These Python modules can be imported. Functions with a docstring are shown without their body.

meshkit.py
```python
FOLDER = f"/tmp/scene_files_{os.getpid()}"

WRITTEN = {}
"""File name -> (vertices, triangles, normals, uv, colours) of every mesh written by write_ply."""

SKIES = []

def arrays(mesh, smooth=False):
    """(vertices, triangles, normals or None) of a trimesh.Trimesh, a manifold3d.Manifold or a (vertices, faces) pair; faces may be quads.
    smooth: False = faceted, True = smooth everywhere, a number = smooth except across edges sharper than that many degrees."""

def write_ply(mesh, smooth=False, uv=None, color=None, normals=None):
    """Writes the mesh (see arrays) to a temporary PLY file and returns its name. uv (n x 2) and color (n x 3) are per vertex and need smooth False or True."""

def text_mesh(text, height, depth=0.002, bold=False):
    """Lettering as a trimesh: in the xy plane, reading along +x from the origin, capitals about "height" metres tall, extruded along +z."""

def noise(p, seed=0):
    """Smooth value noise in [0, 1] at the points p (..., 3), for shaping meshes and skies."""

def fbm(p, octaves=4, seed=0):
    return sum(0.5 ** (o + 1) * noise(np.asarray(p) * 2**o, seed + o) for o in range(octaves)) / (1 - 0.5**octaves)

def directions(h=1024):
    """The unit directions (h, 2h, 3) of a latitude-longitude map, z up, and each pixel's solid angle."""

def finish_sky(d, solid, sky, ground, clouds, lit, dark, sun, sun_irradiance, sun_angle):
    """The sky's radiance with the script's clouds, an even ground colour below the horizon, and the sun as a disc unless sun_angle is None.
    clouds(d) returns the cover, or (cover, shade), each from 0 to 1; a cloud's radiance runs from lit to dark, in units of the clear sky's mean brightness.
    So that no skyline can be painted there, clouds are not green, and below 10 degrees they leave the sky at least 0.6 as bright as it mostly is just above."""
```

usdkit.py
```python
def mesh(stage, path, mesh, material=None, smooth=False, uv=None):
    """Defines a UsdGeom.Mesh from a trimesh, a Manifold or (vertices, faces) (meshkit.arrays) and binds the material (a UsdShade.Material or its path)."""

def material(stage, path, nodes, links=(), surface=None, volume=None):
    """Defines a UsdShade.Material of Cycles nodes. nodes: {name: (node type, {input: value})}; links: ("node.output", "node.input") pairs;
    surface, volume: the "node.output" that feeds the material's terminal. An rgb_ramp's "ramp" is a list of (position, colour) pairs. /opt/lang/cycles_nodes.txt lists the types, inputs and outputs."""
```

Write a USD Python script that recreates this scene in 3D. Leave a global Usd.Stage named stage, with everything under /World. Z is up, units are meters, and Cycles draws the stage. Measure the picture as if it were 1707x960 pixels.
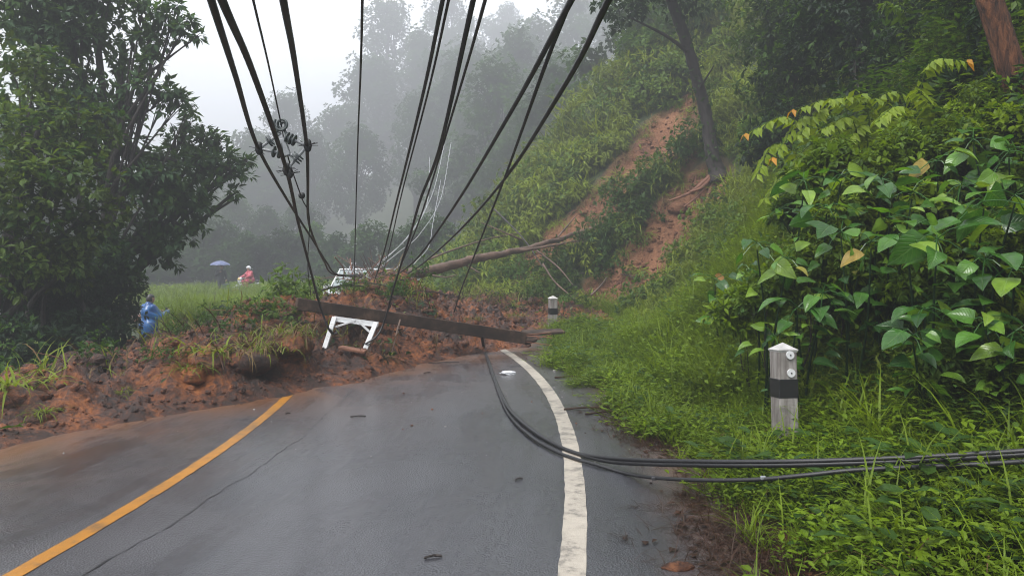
import math, numpy as np, trimesh, manifold3d as m3, shapely
from scipy.spatial import cKDTree
import usdkit, meshkit
from meshkit import fbm, noise
from pxr import Usd, UsdGeom, UsdLux, UsdShade, Gf, Sdf, Vt

stage = Usd.Stage.CreateInMemory()
UsdGeom.SetStageUpAxis(stage, 'Z')
UsdGeom.Xform.Define(stage, '/World')
UsdGeom.Scope.Define(stage, '/World/Looks')
RNG = np.random.default_rng

# ------------------------------------------------------------------ camera, sky, sun, exposure
CAMH, FPX, CX, HY, WPX = 1.6, 1233.0, 853.5, 440.0, 1707.0
cam = UsdGeom.Camera.Define(stage, '/World/camera')
cam.CreateHorizontalApertureAttr(36.0)
cam.CreateVerticalApertureAttr(36.0 * 575 / 1024)
cam.CreateFocalLengthAttr(36.0 * FPX / WPX)
cam.CreateVerticalApertureOffsetAttr(-36.0 * 40 / WPX)
cam.CreateClippingRangeAttr(Gf.Vec2f(0.05, 5000))
cam.CreateExposureAttr(2.25)
cx = UsdGeom.Xformable(cam)
cx.AddTranslateOp().Set(Gf.Vec3d(0, 0, CAMH))
cx.AddRotateXOp().Set(90.0)

SUN_EL, SUN_AZ = math.radians(56), math.radians(-140)      # azimuth = atan2(x, y) towards the sun
usdkit.material(stage, '/World/Looks/sky_look', {
    'sky': ('sky_texture', {'sky_type': 'single_scattering', 'sun_disc': False, 'sun_elevation': SUN_EL, 'sun_rotation': SUN_AZ}),
    'tc': ('texture_coordinate', {}),
    'n': ('noise_texture', {'scale': 2.2, 'detail': 5, 'roughness': 0.55}),
    'ramp': ('rgb_ramp', {'ramp': [(0.3, (5.35, 5.6, 6.1)), (0.7, (7.15, 7.3, 7.6))]}),
    'mix': ('mix_color', {'fac': 0.93, 'use_clamp': False}),
    'bg': ('background_shader', {'strength': 0.075})},
    [('tc.generated', 'n.vector'), ('n.fac', 'ramp.fac'), ('sky.color', 'mix.a'), ('ramp.color', 'mix.b'), ('mix.result', 'bg.color')], surface='bg.background')
dome = UsdLux.DomeLight.Define(stage, '/World/sky')
dome.GetPrim().SetCustomDataByKey('kind', 'structure')
UsdShade.MaterialBindingAPI.Apply(dome.GetPrim()).Bind(UsdShade.Material.Get(stage, '/World/Looks/sky_look'))
sun = UsdLux.DistantLight.Define(stage, '/World/sun')
sun.CreateNormalizeAttr(True); sun.CreateIntensityAttr(0.4); sun.CreateAngleAttr(25.0); sun.CreateColorAttr(Gf.Vec3f(1, 0.97, 0.93))
sx = UsdGeom.Xformable(sun)
sx.AddRotateZOp().Set(-math.degrees(SUN_AZ)); sx.AddRotateXOp().Set(-(90 - math.degrees(SUN_EL)))

# ------------------------------------------------------------------ helpers
used = {}
def numbered(parent, name):
    k = (parent, name); used[k] = used.get(k, -1) + 1
    return name if used[k] == 0 else f'{name}_{used[k]:03d}'
def pth(p): return str(p.GetPath()) if hasattr(p, 'GetPath') else '/World'
def tag(o, label=None, cat=None, group=None, kind=None):
    o = o.GetPrim()
    for k, v in (('label', label), ('category', cat), ('group', group), ('kind', kind)):
        if v: o.SetCustomDataByKey(k, v)
    return o
def obj(name, mesh, mat, parent=None, smooth=False, prim=None):
    """One Mesh prim under parent (or /World). prim = {primvar: per-vertex floats}."""
    pp = pth(parent) if parent is not None else '/World'
    p = pp + '/' + numbered(pp, name)
    if isinstance(mesh, trimesh.Trimesh) and not prim: mesh = mesh.copy(); mesh.remove_unreferenced_vertices()
    m = usdkit.mesh(stage, p, mesh, M[mat], smooth)
    for k, v in (prim or {}).items():
        v = np.asarray(v, np.float32)
        t = Sdf.ValueTypeNames.FloatArray if v.ndim == 1 else Sdf.ValueTypeNames.Color3fArray
        UsdGeom.PrimvarsAPI(m).CreatePrimvar(k, t, 'vertex').Set(Vt.FloatArray.FromNumpy(v) if v.ndim == 1 else Vt.Vec3fArray.FromNumpy(v))
    return m.GetPrim()
def thing(name, label, cat, loc=(0, 0, 0), rz=0.0, group=None, scale=None, rx=0.0):
    x = UsdGeom.Xform.Define(stage, '/World/' + numbered('/World', name))
    x.AddTranslateOp().Set(Gf.Vec3d(*map(float, loc)))
    if rz: x.AddRotateZOp().Set(math.degrees(rz))
    if rx: x.AddRotateXOp().Set(math.degrees(rx))
    if scale is not None: x.AddScaleOp().Set(Gf.Vec3f(*([scale] * 3 if np.ndim(scale) == 0 else scale)))
    return tag(x, label, cat, group)
def proto(name):
    return stage.CreateClassPrim('/World/' + numbered('/World', name))
def copy_of(pr, name, label, cat, loc, rz=0.0, scale=1.0, group=None):
    o = thing(name, label, cat, loc, rz, group, scale)
    o.GetReferences().AddInternalReference(pr.GetPath()); o.SetInstanceable(True)
    return o
def scatter(name, protos, pos, rz, scale, idx, label, cat=None, kind='stuff', tilt=None, group=None):
    """PointInstancer: protos = list of (mesh, material, smooth)."""
    pi = UsdGeom.PointInstancer.Define(stage, '/World/' + numbered('/World', name))
    base = str(pi.GetPath()) + '/source'
    UsdGeom.Scope.Define(stage, base)
    rel = pi.CreatePrototypesRel()
    for k, (me, ma, sm) in enumerate(protos):
        rel.AddTarget(usdkit.mesh(stage, f'{base}/piece_{k:03d}', me, M[ma], sm).GetPath())
    n = len(pos)
    pi.CreateProtoIndicesAttr(Vt.IntArray.FromNumpy(np.asarray(idx, np.int32)))
    pi.CreatePositionsAttr(Vt.Vec3fArray.FromNumpy(np.asarray(pos, np.float32)))
    s = np.asarray(scale, np.float32); s = np.repeat(s[:, None], 3, 1) if s.ndim == 1 else s
    pi.CreateScalesAttr(Vt.Vec3fArray.FromNumpy(s))
    h = np.asarray(rz) / 2
    q = np.stack([np.cos(h), np.zeros(n), np.zeros(n), np.sin(h)], 1)
    if tilt is not None:                                  # tilt: (n, 3) up-vectors
        up = tilt / np.linalg.norm(tilt, axis=1, keepdims=True)
        w = 1 + up[:, 2]; t = np.stack([w, -up[:, 1], up[:, 0], np.zeros(n)], 1); t /= np.linalg.norm(t, axis=1, keepdims=True)
        a, b = t, q
        q = np.stack([a[:, 0]*b[:, 0]-a[:, 1]*b[:, 1]-a[:, 2]*b[:, 2]-a[:, 3]*b[:, 3], a[:, 0]*b[:, 1]+a[:, 1]*b[:, 0]+a[:, 2]*b[:, 3]-a[:, 3]*b[:, 2],
                      a[:, 0]*b[:, 2]-a[:, 1]*b[:, 3]+a[:, 2]*b[:, 0]+a[:, 3]*b[:, 1], a[:, 0]*b[:, 3]+a[:, 1]*b[:, 2]-a[:, 2]*b[:, 1]+a[:, 3]*b[:, 0]], 1)
    pi.CreateOrientationsAttr(Vt.QuathArray([Gf.Quath(float(a), float(b), float(c), float(d)) for a, b, c, d in q]))
    return tag(pi, label, cat, group, kind)

def P(px, py, d):                                          # the point seen at a pixel of the photograph, at depth d
    return np.array([(px - CX) / FPX * d, d, CAMH - (py - HY) / FPX * d])
def cat_(ms): return trimesh.util.concatenate(ms)
def box(sx, sy, sz, c=(0, 0, 0), bevel=0.0):
    if bevel:
        a = np.array([sx, sy, sz]) / 2 - bevel
        sp = m3.Manifold.sphere(bevel, 8)
        m = m3.Manifold.batch_hull([sp.translate([i*a[0], j*a[1], k*a[2]]) for i in (-1, 1) for j in (-1, 1) for k in (-1, 1)])
        v, f, _ = meshkit.arrays(m); t = trimesh.Trimesh(v, f, process=False)
    else: t = trimesh.creation.box([sx, sy, sz])
    t.apply_translation(c); return t
def frame_from(x, up=(0, 0, 1)):
    x = x / np.linalg.norm(x); y = np.cross(up, x); y /= np.linalg.norm(y); return np.stack([x, y, np.cross(x, y)], 1)
def bar(a, b, w, h, bevel=0.0, up=(0, 0, 1), taper=None):  # box from a to b
    a, b = np.asarray(a, float), np.asarray(b, float); L = np.linalg.norm(b - a)
    m = box(L, w, h, bevel=bevel)
    if taper: m.vertices[:, 1:] *= np.where(m.vertices[:, :1] > 0, taper, 1.0)
    T = np.eye(4); T[:3, :3] = frame_from(b - a, up); T[:3, 3] = (a + b) / 2
    m.apply_transform(T); return m
def spline(pts, n=12):                                     # Catmull-Rom through pts
    p = np.asarray(pts, float)
    if len(p) < 3: return np.linspace(p[0], p[-1], n + 1)
    q = np.vstack([2*p[0]-p[1], p, 2*p[-1]-p[-2]]); out = []
    for i in range(len(p) - 1):
        a, b, c, d = q[i:i+4]; t = np.linspace(0, 1, n, endpoint=False)[:, None]
        out.append(.5*((2*b)+(-a+c)*t+(2*a-5*b+4*c-d)*t**2+(-a+3*b-3*c+d)*t**3))
    return np.vstack(out + [p[-1:]])
def tube(pts, r, sides=8, cap=True, wob=0, seed=0):
    p = np.asarray(pts, float); n = len(p); r = np.broadcast_to(np.asarray(r, float), (n,))
    t = np.gradient(p, axis=0); t /= np.linalg.norm(t, axis=1, keepdims=True) + 1e-12
    a = np.cross(t[0], [0, 0, 1.0]);  a = a if np.linalg.norm(a) > .1 else np.cross(t[0], [1.0, 0, 0])
    A = np.zeros((n, 3)); a /= np.linalg.norm(a)
    for i in range(n):
        a = a - t[i] * (a @ t[i]); a /= np.linalg.norm(a); A[i] = a
    B = np.cross(t, A); th = np.arange(sides) * 2*np.pi/sides
    R = r[:, None] * np.ones(sides)
    if wob: R = R * (1 + wob * (RNG(seed).random((n, sides)) - .5) * 2)
    v = (p[:, None] + R[:, :, None] * (np.cos(th)[None, :, None]*A[:, None] + np.sin(th)[None, :, None]*B[:, None])).reshape(-1, 3)
    i, j = np.meshgrid(np.arange(n-1), np.arange(sides), indexing='ij')
    q = np.stack([i*sides+j, (i+1)*sides+j, (i+1)*sides+(j+1) % sides, i*sides+(j+1) % sides], -1).reshape(-1, 4)[:, ::-1]
    f = np.vstack([q[:, [0, 1, 2]], q[:, [0, 2, 3]]])
    if cap:
        v = np.vstack([v, p[0], p[-1]]); c = np.arange(sides); d = (c+1) % sides
        f = np.vstack([f, np.stack([np.full(sides, n*sides), c, d], 1)[:, ::-1]*1, np.stack([np.full(sides, n*sides+1), (n-1)*sides+d, (n-1)*sides+c], 1)[:, ::-1]])
    return trimesh.Trimesh(v, f, process=False)
def smoothstep(x): x = np.clip(x, 0, 1); return x*x*(3-2*x)
def rot(ax, ang):
    return trimesh.transformations.rotation_matrix(ang, ax)
def sweep(hulls, refine=0.03, it=8):                        # [(p1, r1, p2, r2)] -> one smooth continuous body
    ms = []
    for a, ra, b, rb in hulls:
        ms.append(m3.Manifold.batch_hull([m3.Manifold.sphere(ra, 14).translate(list(map(float, a))), m3.Manifold.sphere(rb, 14).translate(list(map(float, b)))]))
    m = m3.Manifold.batch_boolean(ms, m3.OpType.Add).refine_to_length(refine)
    v, f, _ = meshkit.arrays(m); t = trimesh.Trimesh(v, f, process=True)
    trimesh.smoothing.filter_taubin(t, iterations=it); return t

# ------------------------------------------------------------------ materials
M = {}
def mat(name, nodes, links, surface='p.BSDF', volume=None):
    M[name] = usdkit.material(stage, '/World/Looks/' + name, nodes, links, surface=surface, volume=volume)
def plain(name, c, rough=.5, var=.25, scale=12.0, bump=0.0, bscale=40.0, metallic=0.0, spec=.5, dist=.01):
    c = np.array(c)
    n = {'g': ('geometry', {}), 'tc': ('texture_coordinate', {}), 'n': ('noise_texture', {'scale': scale, 'detail': 4, 'roughness': .6}),
         'r': ('rgb_ramp', {'ramp': [(.25, c*(1-var)), (.75, c*(1+var))]}),
         'p': ('principled_bsdf', {'roughness': rough, 'metallic': metallic, 'specular_ior_level': spec})}
    l = [('tc.object', 'n.vector'), ('n.fac', 'r.fac'), ('r.color', 'p.base_color')]
    if bump:
        n['nb'] = ('noise_texture', {'scale': bscale, 'detail': 5, 'roughness': .65}); n['b'] = ('bump', {'strength': bump, 'distance': dist})
        l += [('tc.object', 'nb.vector'), ('nb.fac', 'b.height'), ('b.normal', 'p.normal')]
    mat(name, n, l)
def leafmat(name, stops, rough=.5, trans=.42, tint=(1.45, 1.35, .35), spec=.2, vein=0.0, patch=.35, pscale=.45):
    """Leaf: a tone per leaf (island), broad light and dark drifts between neighbouring plants, translucent."""
    n = {'g': ('geometry', {}), 'o': ('object_info', {}), 'r': ('rgb_ramp', {'ramp': stops}),
         'n': ('noise_texture', {'scale': pscale, 'detail': 3}), 'r2': ('rgb_ramp', {'ramp': [(.3, (1-patch,)*3), (.7, (1+patch, 1+patch, 1+patch*.6))]}),
         'mul': ('mix', {'mix_type': 'multiply', 'fac': 1.0}), 'add': ('math', {'math_type': 'multiply_add', 'value2': .7}), 'sc': ('math', {'math_type': 'multiply', 'value2': .3}),
         't': ('mix', {'mix_type': 'multiply', 'fac': 1.0, 'color2': tint}),
         'p': ('principled_bsdf', {'roughness': rough, 'specular_ior_level': spec}), 'tr': ('translucent_bsdf', {}), 'm': ('mix_closure', {'fac': trans})}
    l = [('o.random', 'sc.value1'), ('g.random_per_island', 'add.value1'), ('sc.value', 'add.value3'), ('add.value', 'r.fac'), ('g.position', 'n.vector'), ('n.fac', 'r2.fac'),
         ('r.color', 'mul.color1'), ('r2.color', 'mul.color2'), ('mul.color', 'p.base_color'), ('mul.color', 't.color1'), ('t.color', 'tr.color'),
         ('p.BSDF', 'm.closure1'), ('tr.BSDF', 'm.closure2')]
    mat(name, n, l, surface='m.closure')
leafmat('leaf_olive', [(0, (.05, .085, .016)), (.5, (.15, .19, .032)), (.8, (.26, .28, .06)), (1, (.34, .28, .03))], patch=.5, pscale=.7)
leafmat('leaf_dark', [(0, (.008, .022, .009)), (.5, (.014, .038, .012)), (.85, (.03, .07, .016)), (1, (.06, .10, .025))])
leafmat('leaf_mid', [(0, (.025, .06, .010)), (.5, (.055, .11, .016)), (.9, (.10, .16, .022)), (1, (.16, .17, .03))])
leafmat('leaf_bluish', [(0, (.025, .06, .03)), (.6, (.075, .14, .06)), (1, (.15, .21, .07))])
leafmat('leaf_yellow', [(0, (.04, .08, .012)), (.5, (.10, .16, .016)), (.8, (.19, .23, .025)), (1, (.27, .21, .02))])
leafmat('leaf_big', [(0, (.03, .10, .018)), (.6, (.055, .15, .024)), (1, (.10, .21, .03))], rough=.34, spec=.42, patch=.2, pscale=1.5)
leafmat('leaf_far', [(0, (.016, .046, .010)), (.5, (.04, .09, .018)), (1, (.09, .14, .025))], rough=.6, patch=.5, pscale=.25)
def veined(name, stops, rough):
    mat(name, {'o': ('object_info', {}), 'g': ('geometry', {}), 'a': ('attribute', {'attribute': 'leaf_uv'}), 's': ('separate_xyz', {}), 'av': ('math', {'math_type': 'absolute'}), 'k': ('math', {'math_type': 'multiply_add', 'value2': -2.6, 'value3': 0.0}), 'u': ('math', {'math_type': 'multiply', 'value2': 8.5}),
        'ad': ('math', {'math_type': 'add'}), 'fr': ('math', {'math_type': 'fraction'}), 'r1': ('rgb_ramp', {'ramp': [(0, (1, 1, 1)), (.13, (0, 0, 0)), (.87, (0, 0, 0)), (1, (1, 1, 1))]}), 'r2': ('rgb_ramp', {'ramp': [(0, (1, 1, 1)), (.10, (0, 0, 0))]}),
        'mx': ('mix', {'mix_type': 'lighten', 'fac': 1.0}), 'bw': ('rgb_to_bw', {}), 'c': ('rgb_ramp', {'ramp': stops}), 'n': ('noise_texture', {'scale': 9, 'detail': 5}), 'nr': ('rgb_ramp', {'ramp': [(.3, (.6, .62, .55)), (.7, (1.3, 1.25, 1.2))]}), 'mu': ('mix', {'mix_type': 'multiply', 'fac': 1.0}),
        'vs': ('math', {'math_type': 'multiply', 'value2': .2}), 'vc': ('mix', {'color2': (.17, .27, .07)}), 'b': ('bump', {'strength': .5, 'distance': .006, 'invert': True}), 't': ('mix', {'mix_type': 'multiply', 'fac': 1.0, 'color2': (1.45, 1.35, .35)}),
        'p': ('principled_bsdf', {'roughness': rough, 'specular_ior_level': .42}), 'tr': ('translucent_bsdf', {}), 'm': ('mix_closure', {'fac': .33})},
        [('a.vector', 's.vector'), ('s.y', 'av.value1'), ('av.value', 'k.value1'), ('s.x', 'u.value1'), ('u.value', 'ad.value1'), ('k.value', 'ad.value2'), ('ad.value', 'fr.value1'), ('fr.value', 'r1.fac'), ('av.value', 'r2.fac'),
         ('r1.color', 'mx.color1'), ('r2.color', 'mx.color2'), ('mx.color', 'bw.color'), ('bw.val', 'vs.value1'), ('o.random', 'c.fac'), ('g.position', 'n.vector'), ('n.fac', 'nr.fac'), ('c.color', 'mu.color1'), ('nr.color', 'mu.color2'), ('mu.color', 'vc.color1'), ('vs.value', 'vc.fac'),
         ('vc.color', 'p.base_color'), ('vc.color', 't.color1'), ('t.color', 'tr.color'), ('bw.val', 'b.height'), ('b.normal', 'p.normal'), ('p.BSDF', 'm.closure1'), ('tr.BSDF', 'm.closure2')], surface='m.closure')
veined('leaf_veined', [(0, (.012, .05, .010)), (.3, (.03, .10, .014)), (.7, (.065, .17, .018)), (1, (.16, .26, .03))], .25)
veined('leaf_veined_old', [(0, (.20, .20, .03)), (.5, (.26, .19, .03)), (1, (.22, .10, .03))], .5)
leafmat('grass_bright', [(0, (.08, .13, .007)), (.5, (.15, .21, .010)), (.9, (.23, .27, .02)), (1, (.29, .26, .05))], rough=.5, patch=.25, pscale=.9)
leafmat('grass_hill', [(0, (.10, .14, .014)), (.5, (.18, .23, .024)), (.9, (.26, .29, .045)), (1, (.30, .26, .09))], rough=.5, patch=.35, pscale=.5)
leafmat('weed', [(0, (.075, .13, .005)), (.5, (.15, .22, .007)), (.9, (.24, .30, .012)), (1, (.30, .28, .025))], rough=.5, patch=.3, pscale=1.3)
leafmat('straw', [(0, (.08, .05, .02)), (.5, (.16, .11, .045)), (.8, (.24, .18, .08)), (1, (.10, .13, .03))], rough=.6, trans=.15)
leafmat('leaf_frond', [(0, (.12, .18, .012)), (.5, (.19, .25, .018)), (.9, (.28, .29, .03)), (1, (.32, .25, .02))], patch=.2)
leafmat('leaf_pale', [(0, (.10, .13, .06)), (.5, (.2, .23, .13)), (1, (.35, .36, .25))], rough=.5)
leafmat('leaf_orange', [(0, (.32, .16, .02)), (.5, (.42, .18, .02)), (1, (.45, .10, .02))], rough=.45)
leafmat('needle', [(0, (.02, .010, .006)), (.5, (.055, .022, .010)), (1, (.11, .055, .025))], rough=.55, trans=.1)
plain('bark_dark', (.017, .012, .010), .75, .5, 6, .8, 25, dist=.03)
mat('bark_red', {'tc': ('texture_coordinate', {}), 'mp': ('mapping', {'scale': (14, 14, 2.2)}), 'n': ('noise_texture', {'scale': 1.4, 'detail': 7, 'roughness': .7, 'distortion': .6}), 'r': ('rgb_ramp', {'ramp': [(.36, (.012, .006, .004)), (.48, (.06, .022, .010)), (.62, (.15, .058, .024))]}),
    'b': ('bump', {'strength': 1.0, 'distance': .05}), 'p': ('principled_bsdf', {'roughness': .75, 'specular_ior_level': .3})}, [('tc.object', 'mp.vector'), ('mp.vector', 'n.vector'), ('n.fac', 'r.fac'), ('r.color', 'p.base_color'), ('n.fac', 'b.height'), ('b.normal', 'p.normal')])
plain('bark_pale', (.085, .05, .034), .65, .75, 3.2, .9, 18, dist=.03)
plain('root_red', (.14, .06, .035), .8, .5, 6, .8, 25, dist=.02)
plain('cable', (.006, .006, .007), .5, .3, 60, .1, 200, dist=.002)
plain('wire_white', (.32, .33, .35), .5, .1)
plain('spacer_grey', (.17, .18, .19), .5, .15, 30, .2, 80, dist=.003)
plain('spacer_dark', (.035, .045, .045), .5, .2, 30)
plain('white_paint', (.48, .485, .49), .4, .08, 9, .1, 60, dist=.002)
plain('concrete_cap', (.34, .33, .32), .6, .35, 16, .4, 60, dist=.004)
plain('rust', (.13, .05, .025), .8, .4, 30, .4, 90, dist=.003)
plain('skin', (.32, .19, .13), .5, .08)
plain('hair', (.012, .01, .01), .45, .2)
plain('pink', (.34, .05, .07), .4, .1, 8, .3, 14, dist=.02)
plain('cloth_dark', (.022, .026, .03), .8, .3, 8)
plain('bag_green', (.012, .035, .02), .6, .2)
plain('umbrella_blue', (.08, .10, .19), .55, .1)
plain('steel', (.35, .35, .36), .35, .1, metallic=.8)
plain('rubber', (.015, .015, .016), .7, .2)
plain('car_white', (.52, .53, .55), .18, .03)
plain('lamp_glass', (.75, .55, .22), .15, .1)
plain('black_plastic', (.02, .02, .022), .45, .2)
plain('red_paint', (.35, .04, .04), .3, .1)
plain('plastic_scrap', (.45, .46, .48), .4, .08, 30)
plain('stone', (.2, .19, .18), .7, .4, 15, .5, 40)
mat('poncho_blue', {'tc': ('texture_coordinate', {}), 'n': ('noise_texture', {'scale': 5, 'detail': 3}), 'r': ('rgb_ramp', {'ramp': [(.3, (.002, .032, .15)), (.7, (.003, .085, .24))]}),
    'b': ('bump', {'strength': .4, 'distance': .02}), 'p': ('principled_bsdf', {'roughness': .3})},
    [('tc.object', 'n.vector'), ('n.fac', 'r.fac'), ('r.color', 'p.base_color'), ('n.fac', 'b.height'), ('b.normal', 'p.normal')])
mat('windscreen', {'t': ('transparent_bsdf', {'color': (.30, .40, .37)}), 'g': ('glossy_bsdf', {'roughness': .06, 'color': (.75, .82, .8)}), 'm': ('mix_closure', {'fac': .45})}, [('t.BSDF', 'm.closure1'), ('g.BSDF', 'm.closure2')], surface='m.closure')
mat('asphalt', {'g': ('geometry', {}), 'la2': ('attribute', {'attribute': 'silt'}), 'fm': ('mix', {'color2': (.10, .042, .016)}), 'fmul': ('math', {'math_type': 'multiply', 'use_clamp': True}), 'fr2': ('rgb_ramp', {'ramp': [(.38, (.15, .15, .15)), (.55, (1, 1, 1))]}), 'fbw': ('rgb_to_bw', {}), 'la': ('attribute', {'attribute': 'lane'}), 'sx': ('separate_xyz', {}),
    'mp': ('mapping', {'scale': (1.3, .2, 1)}), 'sn': ('noise_texture', {'scale': 1.5, 'detail': 6, 'roughness': .6, 'distortion': .3}), 'mp2': ('mapping', {'scale': (3.2, .5, 1)}), 'sn2': ('noise_texture', {'scale': 1.3, 'detail': 4, 'roughness': .6}),
    'big': ('noise_texture', {'scale': .75, 'detail': 6, 'roughness': .62, 'distortion': .8}), 'fine': ('voronoi_texture', {'scale': 85.0}), 'grain': ('noise_texture', {'scale': 130, 'detail': 2}),
    'm1': ('mix_float', {'fac': .5}), 'm2': ('mix_float', {'fac': .25}), 'c': ('rgb_ramp', {'ramp': [(.38, (.008, .0083, .0105)), (.5, (.016, .0168, .0205)), (.62, (.031, .032, .037))]}),
    'gr': ('rgb_ramp', {'ramp': [(.32, (.4, .4, .4)), (.5, (1, 1, 1)), (.61, (2.6, 2.6, 2.65)), (.7, (6, 5.9, 5.9))]}), 'mu': ('mix', {'mix_type': 'multiply', 'fac': .9}),
    'rr': ('map_range', {'from_min': .41, 'from_max': .57, 'to_min': .12, 'to_max': .44, 'clamp': True}), 'bs': ('map_range', {'from_min': .36, 'from_max': .6, 'to_min': .25, 'to_max': 1.0, 'clamp': True}),
    'b': ('bump', {'strength': .5, 'distance': .006}), 'p': ('principled_bsdf', {'specular_ior_level': .5, 'coat_weight': .42, 'coat_roughness': .2})},
    [('la.vector', 'mp.vector'), ('mp.vector', 'sn.vector'), ('la.vector', 'mp2.vector'), ('mp2.vector', 'sn2.vector'), ('g.position', 'big.vector'), ('g.position', 'fine.vector'), ('g.position', 'grain.vector'),
     ('big.fac', 'm1.a'), ('sn.fac', 'm1.b'), ('m1.result', 'm2.a'), ('sn2.fac', 'm2.b'), ('m2.result', 'c.fac'), ('c.color', 'mu.color1'), ('grain.fac', 'gr.fac'), ('gr.color', 'mu.color2'), ('mu.color', 'fm.color1'), ('la2.fac', 'fmul.value1'), ('big.fac', 'fr2.fac'), ('fr2.color', 'fbw.color'), ('fbw.val', 'fmul.value2'), ('fmul.value', 'fm.fac'), ('fm.color', 'p.base_color'),
     ('m2.result', 'rr.value'), ('rr.result', 'p.roughness'), ('m2.result', 'bs.value'), ('bs.result', 'b.strength'), ('fine.distance', 'b.height'), ('b.normal', 'p.normal')])
def roadpaint(name, c, worn):
    mat(name, {'g': ('geometry', {}), 'n': ('noise_texture', {'scale': 9, 'detail': 8, 'roughness': .75}), 'n2': ('noise_texture', {'scale': 1.3, 'detail': 3}), 'v': ('voronoi_texture', {'scale': 95.0}),
        'mm': ('mix_float', {'fac': .35}), 'r': ('rgb_ramp', {'ramp': [(.36, np.array(worn)*.4), (.43, worn), (.50, np.array(c)*.8), (.62, c)]}), 'b': ('bump', {'strength': .3, 'distance': .004}), 'p': ('principled_bsdf', {'roughness': .42})},
        [('g.position', 'n.vector'), ('g.position', 'n2.vector'), ('g.position', 'v.vector'), ('n.fac', 'mm.a'), ('n2.fac', 'mm.b'), ('mm.result', 'r.fac'), ('r.color', 'p.base_color'), ('v.distance', 'b.height'), ('b.normal', 'p.normal')])
roadpaint('paint_white', (.37, .33, .275), (.15, .135, .115))
roadpaint('paint_yellow', (.33, .135, .006), (.16, .075, .015))
def soil(name, stops, rough=.6, s=1.6, bump=1.0, veg=None):
    n = {'g': ('geometry', {}), 'n': ('noise_texture', {'scale': s, 'detail': 8, 'roughness': .7, 'distortion': .4}), 'f': ('noise_texture', {'scale': 16, 'detail': 6, 'roughness': .7}),
         'mm': ('mix_float', {'fac': .4}), 'r': ('rgb_ramp', {'ramp': stops}), 'b': ('bump', {'strength': bump, 'distance': .05}), 'p': ('principled_bsdf', {'roughness': rough, 'specular_ior_level': .4})}
    l = [('g.position', 'n.vector'), ('g.position', 'f.vector'), ('n.fac', 'mm.a'), ('f.fac', 'mm.b'), ('mm.result', 'r.fac'), ('f.fac', 'b.height'), ('b.normal', 'p.normal')]
    if veg:
        n['a'] = ('attribute', {'attribute': 'soil'}); n['mx'] = ('mix_color', {}); n['vr'] = ('rgb_ramp', {'ramp': veg})
        l += [('a.fac', 'mx.fac'), ('n.fac', 'vr.fac'), ('vr.color', 'mx.a'), ('r.color', 'mx.b'), ('mx.result', 'p.base_color')]
    else: l += [('r.color', 'p.base_color')]
    mat(name, n, l)
MUD = [(.39, (.010, .0045, .003)), (.47, (.035, .0115, .005)), (.53, (.105, .031, .008)), (.59, (.21, .066, .013)), (.72, (.27, .10, .03))]
soil('scar_soil', [(.36, (.04, .015, .007)), (.5, (.12, .048, .02)), (.65, (.22, .11, .055))], .8, 2.0)
soil('mud', MUD, .5, 1.5)
soil('ground_soil', MUD, .75, 1.0, 1.0, veg=[(.3, (.015, .022, .008)), (.7, (.035, .05, .014))])
soil('hill_soil', [(.38, (.035, .013, .006)), (.46, (.095, .036, .015)), (.55, (.18, .078, .034)), (.70, (.27, .145, .08))], .75, .8, 1.0, veg=[(.3, (.015, .025, .008)), (.7, (.04, .06, .016))])
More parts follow.
